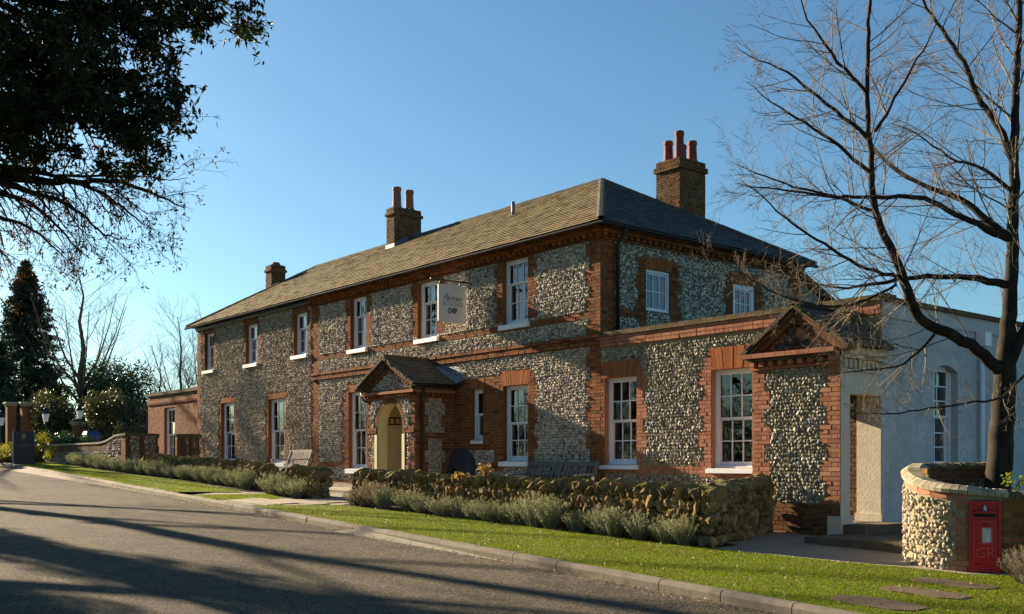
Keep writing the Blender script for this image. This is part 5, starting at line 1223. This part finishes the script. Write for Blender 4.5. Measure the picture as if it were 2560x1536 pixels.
m2.add([EB.pt(a, b, .005) for a, b in outl]+[EB.pt(0, 1.03, .02)], None, [(i, (i+1) % 9, 9) for i in range(9)]); m2.build('crest', 'bronze_ink', ebo)
def gpier(label, px, Z, w, h):
    x, y = camp(px, Z); z = float(g(x, y)); t = thing('gate_pier', label, 'pier', (x, y, z), group='brick gate piers')
    mm = Masonry(); c = MB(); c.box((x-w/2, y-w/2, z-.2), (x+w/2, y+w/2, h)); c.build('core', 'mortar_dark', t)
    mm.brick(Wall((0, y-w/2, 0), (1, 0, 0), (0, -1, 0)), x-w/2, x+w/2, z, h, 'brick_annex'); mm.brick(Wall((x+w/2, 0, 0), (0, 1, 0), (1, 0, 0)), y-w/2, y+w/2, z, h, 'brick_annex'); mm.place(t, 1)
    c = MB(); c.box((x-w/2-.05, y-w/2-.05, h), (x+w/2+.05, y+w/2+.05, h+.1)); c.box((x-w/2-.12, y-w/2-.12, h+.1), (x+w/2+.12, y+w/2+.12, h+.2)); c.build('cap', 'coping_lichen', t)
gpier('tall brick gate pier left of the entrance gate', 27, 55, .42, 3.05); gpier('tall brick gate pier right of the entrance gate', 64, 55, .42, 3.05); gpier('shorter brick pier beside the bare tree', 196, 54, .5, 1.95)
gx0, gy0 = camp(38, 55.2); gx1, gy1 = camp(56, 55.2); gt = thing('entrance_gate', 'dark iron gate between the tall brick piers', 'gate', ((gx0+gx1)/2, (gy0+gy1)/2, .4))
m2 = MB()
for k in range(9): m2.tube([(gx0+(gx1-gx0)*k/8, gy0+(gy1-gy0)*k/8, .3), (gx0+(gx1-gx0)*k/8, gy0+(gy1-gy0)*k/8, 2.7)], .02, 6)
m2.build('bars', 'iron', gt); m2 = MB()
for z in (.5, 1.5, 2.6): m2.tube([(gx0, gy0, z), (gx1, gy1, z)], .025, 6)
m2.build('rails', 'iron', gt)
def lamp(label, px, py, Z, h=.55):
    x, y = camp(px, Z); z = (1156-py)/2540*Z; t = thing('lantern', label, 'lamp', (x, y, float(g(x, y))), group='glass lanterns by the entrance')
    m2 = MB(); m2.tube([(x, y, float(g(x, y))), (x, y, z-h/2)], .045, 8); m2.build('post', 'iron', t)
    m2 = MB(); s0, s1 = .08, .14
    m2.add([(x+a*s0, y+b*s0, z-h/2) for a, b in ((-1, -1), (1, -1), (1, 1), (-1, 1))]+[(x+a*s1, y+b*s1, z+h*.2) for a, b in ((-1, -1), (1, -1), (1, 1), (-1, 1))], BOXQ); m2.build('glass', 'lamp_glass', t)
    m2 = MB(); m2.lathe((x, y, z+h*.2), [(.19, 0), (.16, .06), (.07, .2), (.05, .26), (.06, .3), (.001, .36)], 8); m2.build('lamp_cap', 'iron', t)
lamp('glass lantern at the left edge of the picture', 3, 1050, 50); lamp('glass lantern right of the tall gate piers', 114, 1041, 50); lamp('glass lantern before the bare tree trunk', 199, 1033, 50)
x, y = camp(229, 47); z = float(g(x, y)); bn = thing('wheelie_bin', 'blue wheeled bin behind the boundary wall', 'bin', (x, y, z))
m2 = MB(); m2.add([(x+a*s, y+b*s, zz) for zz, s in ((z+.05, .22), (z+1.15, .29)) for a, b in ((-1, -1), (1, -1), (1, 1), (-1, 1))], BOXQ); m2.build('body', 'bin_blue', bn)
m2 = MB(); m2.add([(x+a*.33, y+b*.33, z+1.15) for a, b in ((-1, -1), (1, -1), (1, 1), (-1, 1))]+[(x+a*.24, y+b*.28, z+1.3) for a, b in ((-1, -1), (1, -1), (1, 1), (-1, 1))], BOXQ); m2.build('lid', 'bin_blue', bn)

# ------------------------------------------------------------------ trees
class TreeP: pass
def unit(v): return v/(np.linalg.norm(v)+1e-9)
def grow(mb, p, d, L, r, lv, cfg, rg, tips, rnd=.5):
    """one branch and, recursively, its side branches. cfg[lv] = (children, child length ratio, spread, wobble, lift)"""
    kids, ratio, spread, wob, lift = cfg[min(lv, len(cfg)-1)]
    n = 5 if L > .9 else (4 if L > .3 else 3); pts = [p]; dd = d
    for i in range(n):
        dd = unit(dd + rg.normal(0, wob, 3) + np.array([0, 0, lift])); pts.append(pts[-1]+dd*L/n)
    pts = np.array(pts); rad = r*np.linspace(1, .42, n+1)
    mb.tube(pts, rad, 7 if r > .05 else (5 if r > .02 else 3), False, rnd)
    if lv >= len(cfg)-1: tips.append((pts[-1], dd, L)); return
    for k in range(kids):
        t = .22+.76*(k+rg.random())/kids; i = min(int(t*n), n-1); f = t*n-i; q = pts[i]*(1-f)+pts[i+1]*f
        ax = unit(pts[i+1]-pts[i]); pe = unit(np.cross(ax, rg.normal(0, 1, 3))); an = spread*rg.uniform(.7, 1.25)
        grow(mb, q, unit(ax*math.cos(an)+pe*math.sin(an)), L*ratio*rg.uniform(.65, 1.2)*(1.1-.45*t), max(r*(1-.55*t)*.55, .0022), lv+1, cfg, rg, tips, rnd)
    tips.append((pts[-1], dd, L))
def limb(parent, name, pts, rad, mat, cfg, rg, nside, slen, smat=None, sr=.016, start=.2, world=True, droop=0., twigname=None):
    """a guided limb: a smooth tube through pts with random side growth of its own"""
    P = np.array(pts, float); s = np.r_[0, np.cumsum(np.linalg.norm(np.diff(P, axis=0), axis=1))]; n = max(8, int(s[-1]/.12)); u = np.linspace(0, s[-1], n)
    Q = np.stack([np.interp(u, s, P[:, i]) for i in range(3)], 1)
    for _ in range(2): Q[1:-1] = (Q[:-2]+2*Q[1:-1]+Q[2:])/4
    Q[1:-1] += rg.normal(0, .008, (n-2, 3)); rr = np.interp(u, s, np.interp(np.linspace(0, 1, len(P)), np.linspace(0, 1, len(rad)), rad))
    mb = MB(); mb.tube(Q, rr, 10, True); tips = []
    tw = MB()
    for k in range(nside):
        t = start+(1-start)*(k+rg.random())/nside; i = min(int(t*(n-1)), n-2); ax = unit(Q[i+1]-Q[i]); pe = unit(np.cross(ax, rg.normal(0, 1, 3)) + np.array([0, 0, droop])); an = rg.uniform(.6, 1.15)
        grow(tw, Q[i], unit(ax*math.cos(an)+pe*math.sin(an)), slen*rg.uniform(.45, 1.15)*(1.1-.4*t), min(rr[i]*.5, sr), 0, cfg, rg, tips)
    o = mb.build(name, mat, parent, smooth=True)
    if tw.n: tw.build('twigs', smat or mat, o, smooth=True)
    return tips
def wpt(px, py, Z): x, y = camp(px, Z); return np.array([x, y, (1156-py)/2540*Z])
def lim(pp, Z0, Z1): return [wpt(a, b, Z0+(Z1-Z0)*i/(len(pp)-1)) for i, (a, b) in enumerate(pp)]
# cherry tree behind the curved wall
ch = thing('cherry_tree', 'bare cherry tree with spreading limbs behind the curved flint wall', 'tree', (*camp(2493, 13.3), -1.3))
rg = np.random.default_rng(4); CFG = [(6, .52, .75, .09, .05), (5, .5, .8, .1, .06), (3, .5, .8, .12, .05)]
ZT_ = 13.35
tr = lim([(2488, 1440), (2493, 1225), (2503, 1100), (2508, 1000), (2512, 920), (2522, 820), (2528, 720), (2531, 600), (2533, 480), (2534, 384), (2539, 246), (2546, 100), (2552, -100), (2560, -400)], ZT_, ZT_)
limb(ch, 'trunk', tr, [.2, .165, .155, .145, .135, .1, .085, .075, .066, .058, .048, .04, .03, .015], 'cherry_bark', CFG, rg, 26, 1.5, 'twig_bark', start=.45)
LB_ = [([(2508, 935), (2485, 915), (2440, 870), (2380, 835), (2330, 818), (2302, 803), (2284, 778), (2272, 738), (2258, 690), (2245, 668), (2215, 600), (2189, 533), (2176, 476), (2180, 420), (2174, 338), (2166, 230), (2171, 92), (2179, 0), (2185, -220)], ZT_, 12.6, [.125, .1, .09, .085, .08, .07, .055, .045, .035, .02], 30, 1.3),
       ([(2529, 600), (2470, 555), (2430, 512), (2370, 485), (2312, 466), (2240, 430), (2190, 380), (2130, 300), (2100, 220)], ZT_, 14.4, [.08, .05, .03, .006], 16, 1.0),
       ([(2525, 600), (2450, 565), (2394, 538), (2312, 492), (2250, 492), (2189, 494), (2082, 494), (1990, 480), (1900, 468), (1838, 458)], ZT_, 12.4, [.065, .045, .035, .02, .004], 22, .9),
       ([(2520, 715), (2450, 697), (2414, 691), (2330, 692), (2261, 698), (2180, 712), (2107, 722), (2030, 708), (1950, 690)], ZT_, 13.6, [.075, .05, .04, .02, .005], 22, .9),
       ([(2533, 400), (2500, 320), (2445, 246), (2414, 159), (2363, 92), (2312, 15), (2270, -80)], ZT_, 13.9, [.065, .05, .035, .015], 18, 1.2),
       ([(2335, 837), (2299, 878), (2246, 920), (2141, 930), (2085, 935)], 13.1, 12.2, [.03, .018, .004], 12, .6),
       ([(2570, 930), (2505, 999), (2363, 1015), (2214, 1040), (2133, 1030)], 12.6, 12.0, [.025, .016, .004], 14, .6),
       ([(2515, 915), (2560, 830), (2630, 700), (2700, 560), (2760, 380)], ZT_, 13.0, [.12, .09, .07, .04], 24, 1.5),
       ([(2174, 430), (2076, 348), (1995, 297), (1928, 256), (1866, 205)], 12.75, 12.3, [.035, .02, .004], 10, .8),
       ([(2169, 343), (2087, 276), (2005, 205), (1948, 164), (1892, 159), (1836, 110)], 12.7, 12.9, [.035, .02, .004], 10, .8),
       ([(2166, 230), (2087, 148), (2051, 97), (2005, 31), (1995, -60)], 12.7, 12.2, [.03, .02, .005], 9, .9),
       ([(2179, 527), (2087, 492), (1979, 466), (1877, 430), (1830, 404)], 12.85, 13.4, [.03, .018, .004], 12, .8),
       ([(2251, 696), (2158, 671), (2056, 609), (1969, 553), (1902, 486), (1851, 450)], 13.0, 12.4, [.035, .02, .004], 14, .8),
       ([(2189, 328), (2230, 261), (2276, 179), (2312, 118), (2360, 20)], 12.7, 13.0, [.03, .02, .006], 10, .8),
       ([(2240, 712), (2150, 760), (2060, 770), (1960, 745), (1880, 700), (1800, 650)], 13.0, 12.0, [.025, .015, .003], 22, .7),
       ([(2533, 480), (2460, 420), (2380, 400), (2290, 330), (2230, 310)], 13.3, 12.9, [.04, .02, .004], 14, .9)]
for pp, z0, z1, rad, ns, sl_ in LB_: limb(ch, 'limb', lim(pp, z0, z1), [q_*.74 for q_ in rad], 'cherry_bark', CFG, rg, int(ns*1.25), sl_*1.1, 'twig_bark', sr=.01, start=.1)

LEAF = np.array([(0, 0, 0), (.35, .17, .04), (1, 0, -.05), (.35, -.17, .04)]); LQ = [(0, 1, 2), (0, 2, 3)]
def leaves(mb, P, size, rg, down=.0, r=None):
    k = len(P); d = rg.normal(0, 1, (k, 3)); d[:, 2] -= down; d /= np.linalg.norm(d, axis=1)[:, None]
    s = np.cross(d, rg.normal(0, 1, (k, 3))); s /= np.linalg.norm(s, axis=1)[:, None]; u = np.cross(d, s)
    ln = size*rg.uniform(.65, 1.25, k); mb.many(LEAF, None, LQ, np.stack([d, s, u], 2)*ln[:, None, None], P, rg.random(k) if r is None else r)
def blob(rg, n, c, r):                           # points in an ellipsoid, denser to the outside
    v = rg.normal(0, 1, (n, 3)); v /= np.linalg.norm(v, axis=1)[:, None]; return np.array(c)+v*(rg.random(n)**.42)[:, None]*np.array(r)
def cworld(X, Z, z): x, y = camxy(X, Z); return np.array([x, y, z])
def cax(c, r, rg, n):                            # ellipsoid given in camera right / forward / up
    q = blob(rg, n, c, r); x, y = camxy(q[:, 0], q[:, 1]); return np.stack([x, y, q[:, 2]], 1)
# evergreen oak whose boughs hang into the top left
ho = thing('evergreen_oak', 'dark evergreen oak boughs hanging into the top left corner', 'tree', (*camxy(-9.8, 12.4), -1.2)); rg = np.random.default_rng(6)
base = cworld(-9.8, 12.4, -1.3)
limb(ho, 'trunk', [base, cworld(-9.7, 12.3, 1.2), cworld(-9.5, 12.2, 3.2), cworld(-9.2, 12.0, 5.6), cworld(-9.1, 11.9, 8)], [.42, .33, .28, .2, .1], 'bark', CFG, rg, 0, 1)
lobes = [((-6.4, 11.5, 5.5), (2.9, 2.3, 1.9), 230), ((-5.0, 11.3, 4.1), (1.4, 1.5, .75), 80), ((-3.85, 11.1, 5.3), (1.2, 1.2, .6), 46), ((-6.4, 11.4, 4.15), (1.6, 1.6, .55), 34), ((-8.2, 11.8, 4.9), (1.9, 1.9, 1.2), 60), ((-9.2, 12.2, 7), (3.2, 3, 2), 60), ((-4.6, 11.2, 5.0), (1.2, 1.3, .7), 34), ((-4.35, 11.2, 3.72), (.55, .8, .3), 9)]
fol = MB(); br = MB()
for c, r, n in lobes:
    C = cax(c, r, rg, n); root = cworld(-9.3, 12.0, min(c[2]+.3, 5.5)); ctr = cworld(*c)
    br.tube([root, (root+ctr)/2+np.array([0, 0, .35]), ctr], [.09, .06, .03], 6, False)
    for q in C:
        m_ = q*.55+ctr*.45+rg.normal(0, .1, 3); br.tube([ctr, m_, q], [.02, .012, .005], 4, False)
        for _ in range(7):
            e = q+rg.normal(0, .16, 3)+np.array([.06, .03, -.06]); br.tube([q, (q+e)/2+rg.normal(0, .02, 3), e], [.005, .004, .002], 3, False)
            f = rg.uniform(.2, 1.05, 17)[:, None]; leaves(fol, q+(e-q)*f+rg.normal(0, .028, (17, 3)), .098, rg, .5)
br.build('boughs', 'bark', ho, smooth=True); fol.build('foliage', 'holm_leaf', ho, kind='stuff')
# hornbeam with hanging brown leaves below it
hb_ = thing('hornbeam', 'bare tree with drooping twigs and clinging brown leaves at the left edge', 'tree', (*camxy(-10.6, 13.4), -1.2)); rg = np.random.default_rng(13)
limb(hb_, 'trunk', [cworld(-10.6, 13.4, -1.3), cworld(-10.5, 13.3, 2), cworld(-10.3, 13.2, 4.2), cworld(-10.2, 13.1, 7)], [.3, .25, .2, .08], 'bark', CFG, rg, 0, 1)
HC = [(4, .55, .55, .1, -.035), (4, .5, .6, .12, -.05), (2, .5, .6, .12, -.03)]; hl_ = MB()
for pp, z0, z1, rd_, ns in [([(-760, 330), (-300, 400), (-40, 430), (100, 455), (230, 452), (300, 453), (370, 480), (430, 505), (462, 522)], 13, 11.6, [.1, .07, .03, .018, .004], 22),
                       ([(-760, 380), (-300, 430), (-30, 440), (50, 472), (130, 495), (200, 530), (260, 590), (330, 600)], 13, 11.4, [.09, .06, .03, .015, .003], 22),
                       ([(-760, 420), (-300, 460), (-40, 478), (70, 500), (140, 560), (190, 620), (230, 650)], 13, 11.9, [.08, .05, .025, .012, .003], 20),
                       ([(-760, 450), (-300, 500), (-50, 530), (40, 555), (110, 590), (150, 640), (185, 660)], 13, 12.2, [.08, .05, .02, .01, .003], 18),
                       ([(-300, 400), (-60, 410), (100, 430), (260, 480), (330, 540), (390, 580)], 12.6, 11.8, [.05, .03, .015, .003], 18),
                       ([(-300, 520), (-80, 580), (0, 620), (40, 670)], 13, 12.4, [.04, .02, .004], 12), ([(-200, 420), (0, 425), (180, 440), (330, 440), (420, 450), (470, 445)], 12.4, 12.0, [.03, .02, .008, .003], 12)]:
    tp = limb(hb_, 'limb', lim(pp, z0, z1), rd_, 'bark', HC, rg, int(ns*1.3), .85, None, start=.42, droop=-.25)
    for e, d, L in tp:
        if rg.random() < .17: leaves(hl_, e+rg.normal(0, .03, (7, 3))-np.array([0, 0, .03]), .055, rg, 1.2)
hl_.build('brown_leaves', 'brown_leaf', hb_, kind='stuff')

def bare(name, label, base, H, r, rg, n=14, spread=.75, slen=None, fork=.25, mat='bark', tw=None, lean=(0, 0), cfg=None, group=None, twist=.03, cat='tree'):
    t = thing(name, label, cat, tuple(base), group=group); base = np.array(base, float)
    P = [base+np.array([lean[0]*s*H, lean[1]*s*H, s*H])+np.r_[rg.normal(0, twist*H*s, 2), 0] for s in np.linspace(0, 1, 8)]
    limb(t, 'trunk', P, [r, r*.8, r*.6, r*.35, .02], mat, cfg or [(5, .55, .6, .1, .07), (4, .55, .65, .12, .05), (4, .5, .7, .12, .03)], rg, n, slen or H*.42, tw or mat, start=fork)
    C3 = [(5, .55, .55, .1, .07), (4, .55, .6, .12, .05), (3, .5, .7, .12, .03)]
    for k in range(9):
        f = fork*(.8+.5*rg.random()); p = base+np.array([0, 0, f*H]); a = k*2.4+rg.uniform(-.4, .4); L = H*rg.uniform(.5, .68); d = np.array([math.cos(a), math.sin(a), 0])*rg.uniform(.3, .75)
        limb(t, 'limb', [p, p+d*L*.35+[0, 0, L*.25], p+d*L*.62+[0, 0, L*.6], p+d*L*.8+[0, 0, L*(1-.15*np.linalg.norm(d))]], [r*.4, r*.25, r*.12, .012], mat, C3, rg, 11, L*.3, tw or mat, start=.2)
    return t
rg = np.random.default_rng(31)
# trees over the near verge, out of frame: their shadows cross the road and reach the house front
def thick(label, x, y, H, r, seed, nl=7, fork=.3):
    rg = np.random.default_rng(seed); t = thing('roadside_tree', label, 'tree', (x, y, float(g(x, y))), group='roadside trees on the near verge'); b = np.array([x, y, float(g(x, y))-.2])
    P = [b+np.array([0, 0, s*H])+np.r_[rg.normal(0, .02*H*s, 2), 0] for s in np.linspace(0, 1, 9)]
    limb(t, 'trunk', P, [r*1.2, r, r*.9, r*.6, .05], 'bark', CFG, rg, 8, H*.2, start=.4)
    C2 = [(4, .5, .6, .1, .04), (3, .5, .7, .12, .03), (2, .5, .7, .12, 0)]
    for k in range(nl):
        s = fork+(1-fork)*.8*k/nl; p = b+np.array([0, 0, s*H]); a = rg.uniform(0, 6.28); L = H*rg.uniform(.3, .5)*(1.15-s*.6)
        d = np.array([math.cos(a), math.sin(a), 0]); Q = [p, p+d*L*.3+[0, 0, L*.18], p+d*L*.65+[0, 0, L*.42], p+d*L+[0, 0, L*.75]]
        limb(t, 'limb', Q, [r*.45*(1.2-s), r*.25, .03], 'bark', C2, rg, 9, L*.45, start=.25)
    return t
def ivy(t, x, y, r, z0, z1, seed, n=9000):
    rg = np.random.default_rng(seed); h = rg.random(n); z = z0+(z1-z0)*h; a = rg.uniform(0, 6.283, n); rr = r*(.55+.5*rg.random(n))*(1.15-.5*h)*(1+.22*np.sin(a*3+z*1.7)+.18*np.sin(z*2.9))
    fo = MB(); leaves(fo, np.stack([x+rr*np.cos(a), y+rr*np.sin(a), z], 1), .2, rg, .6); fo.build('ivy', 'holm_leaf', t, kind='stuff')
t1 = thick('ivy clad roadside tree, the nearest beyond the left edge', -14, -14.0, 12, .42, 1, 8); ivy(t1, -14, -14.0, .85, -.5, 9, 1)
t2 = thick('second ivy clad roadside tree beyond the left edge', -11.5, -15.7, 12, .45, 2, 8); ivy(t2, -11.5, -15.7, .8, -.5, 8, 2)
t3 = thick('third ivy clad roadside tree nearest the camera', -7, -17.4, 11, .4, 6, 7); ivy(t3, -7, -17.4, .9, -.5, 7, 3)
thick('slender bare roadside tree further up the verge', -24, -13.2, 13, .28, 3, 11, .3)
thick('tall bare tree far up the near verge', -53, -6.2, 15, .33, 4, 12, .25)
thick('bare tree up the near verge before the bend', -47, -8.3, 13, .3, 5, 11, .25)
# background trees
rg = np.random.default_rng(17)
def spruce(label, px, Z, H, Rb, seed):
    rg = np.random.default_rng(seed); x, y = camp(px, Z); z = float(g(x, y)); t = thing('spruce_tree', label, 'tree', (x, y, z), group='dark spruces at the far left'); tk = MB(); tk.tube([(x, y, z), (x, y, z+H)], [.22, .03], 8); tk.build('trunk', 'bark', t)
    fo = MB(); n = int(H*26)
    for k in range(n):
        s = (k+rg.random())/n; h = z+.6+s*(H-.6); L = Rb*(1-s)**.8*rg.uniform(.65, 1.15)+.12; a = rg.uniform(0, 6.28); d = np.array([math.cos(a), math.sin(a), 0])
        f = rg.random(90)**.75; P = np.array([x, y, h])+d*L*f[:, None]; P[:, 2] += -.38*L*f**1.3+.16*L*f**4+rg.normal(0, .05, 90)-.1*f*rg.random(90)
        P += np.cross(d, [0, 0, 1])*rg.normal(0, .16, 90)[:, None]*L*.7*f[:, None]; leaves(fo, P, .32, rg, .5)
    fo.build('foliage', 'spruce_leaf', t, kind='stuff')
spruce('tall dark spruce at the far left', 66, 72, 13.4, 4.7, 1); spruce('lower dark spruce cut by the left edge', -40, 66, 9.5, 3.6, 2); spruce('dark spruce between the tall one and the bare tree', 118, 78, 6.5, 2.6, 3)
x, y = camp(203, 58); bare('bare_tree', 'tall bare tree with pale trunk before the evergreens at the far left', (x, y, float(g(x, y))), 10.4, .24, np.random.default_rng(5), 34, slen=4.6, fork=.3, mat='pale_bark', tw='bark', twist=.012)
for i, (px, Z, H, lab) in enumerate([(452, 62, 8.2, 'thin bare tree just behind the annexe beside the house end'), (400, 70, 6.6, 'small bare tree behind the annexe roof'), (505, 66, 8.5, 'bare tree half hidden by the far corner of the house')]):
    x, y = camp(px, Z); bare('bare_tree', lab, (x, y, float(g(x, y))), H, .13, np.random.default_rng(40+i), 26, slen=3.2, fork=.25, mat='bark', twist=.015)
def shrub(label, px, Z, zc, r, n, mat, size, seed, name='shrub', lob=9, stems=True, group=None):
    rg = np.random.default_rng(seed); x, y = camp(px, Z); z = float(g(x, y)); t = thing(name, label, 'shrub', (x, y, z), group=group); fo = MB(); st_ = MB(); r = np.array(r)
    L = [np.array([x, y, zc])+rg.uniform(-.75, .75, 3)*r for _ in range(lob)]
    for c in L:
        c[2] = max(c[2], z+.15); P = blob(rg, n//lob, c, r*rg.uniform(.38, .6)); P[:, 2] = np.maximum(P[:, 2], z+.02); leaves(fo, P, size, rg, .1)
        for k in range(5): e = P[rg.integers(len(P))]; st_.tube([(x, y, z), (np.array([x, y, z])+e)/2+rg.normal(0, .1, 3), e], [.04, .02, .008], 4, False)
    st_.build('stems', 'pale_bark', t, smooth=True); fo.build('foliage', mat, t, kind='stuff'); return t
shrub('large dark evergreen shrub behind the annexe', 305, 58, 2.5, (3.6, 2, 3.0), 16000, 'laurel_leaf', .24, 1, lob=16)
shrub('dark evergreen shrub touching the annexe wall', 365, 56, 1.9, (1.5, 1.5, 1.9), 5000, 'laurel_leaf', .2, 2, lob=9)
shrub('twiggy olive shrub left of the bare trunk', 150, 56, 1.9, (1.8, 1.5, 2.4), 8000, 'shrub_leaf', .2, 3, lob=12)
shrub('twiggy olive shrub right of the bare trunk', 262, 52, 1.5, (1.7, 1.5, 1.9), 8000, 'shrub_leaf', .2, 4, lob=12)
shrub('golden leaved shrub before the brick annexe', 330, 49, 1.3, (.9, .9, 1.5), 2600, 'shrub_leaf', .13, 5, lob=10)
shrub('glossy laurel hedge behind the boundary wall', 150, 46, .75, (1.1, .7, .75), 3600, 'laurel_leaf', .14, 6, 'laurel_hedge', 10)
shrub('glossy laurel bush at the boundary wall beside the bin', 188, 46, .65, (.8, .7, .6), 2200, 'laurel_leaf', .14, 7, 'laurel_hedge', 8)
shrub('bright green shrub right of the entrance board', 100, 43.5, .55, (.5, .6, .7), 2200, 'yellow_leaf', .1, 8, lob=8)
shrub('yellow shrub left of the entrance board', 8, 43, .3, (.9, .9, .5), 2600, 'yellow_leaf', .09, 9, lob=9)
shrub('dark shrub mass beyond the gate piers', 20, 64, 1.5, (3.5, 2, 2.6), 9000, 'spruce_leaf', .28, 10, lob=10)
shrub('dark undergrowth under the evergreens at the far left', 230, 66, 1.4, (5, 2, 2.2), 11000, 'spruce_leaf', .22, 11, lob=12)

def hedge():  # unseen hedge, added so the lower window panes reflect something dark
    rg = np.random.default_rng(77); t = thing('reflection_hedge', 'unseen dark evergreen hedge added along the near side of the road for window reflections', 'hedge', (-20, -24, float(g(-20, -24)))); fo = MB(); st_ = MB()
    for x in np.arange(-75, 34, 2.2):
        h = rg.uniform(3.4, 5.2); z = float(g(x, -24)); st_.tube([(x, -24.5, z-.2), (x+rg.normal(0, .3), -24.5, z+h*.8)], [.12, .04], 6)
        for k in range(5):
            c = np.array([x+rg.normal(0, .8), -24.5+rg.normal(0, .6), z+h*rg.uniform(.2, .8)]); leaves(fo, blob(rg, 130, c, (1.6, 1.2, h*.24)), .34, rg, .2)
    st_.build('stems', 'bark', t); fo.build('foliage', 'spruce_leaf', t, kind='stuff')
hedge()
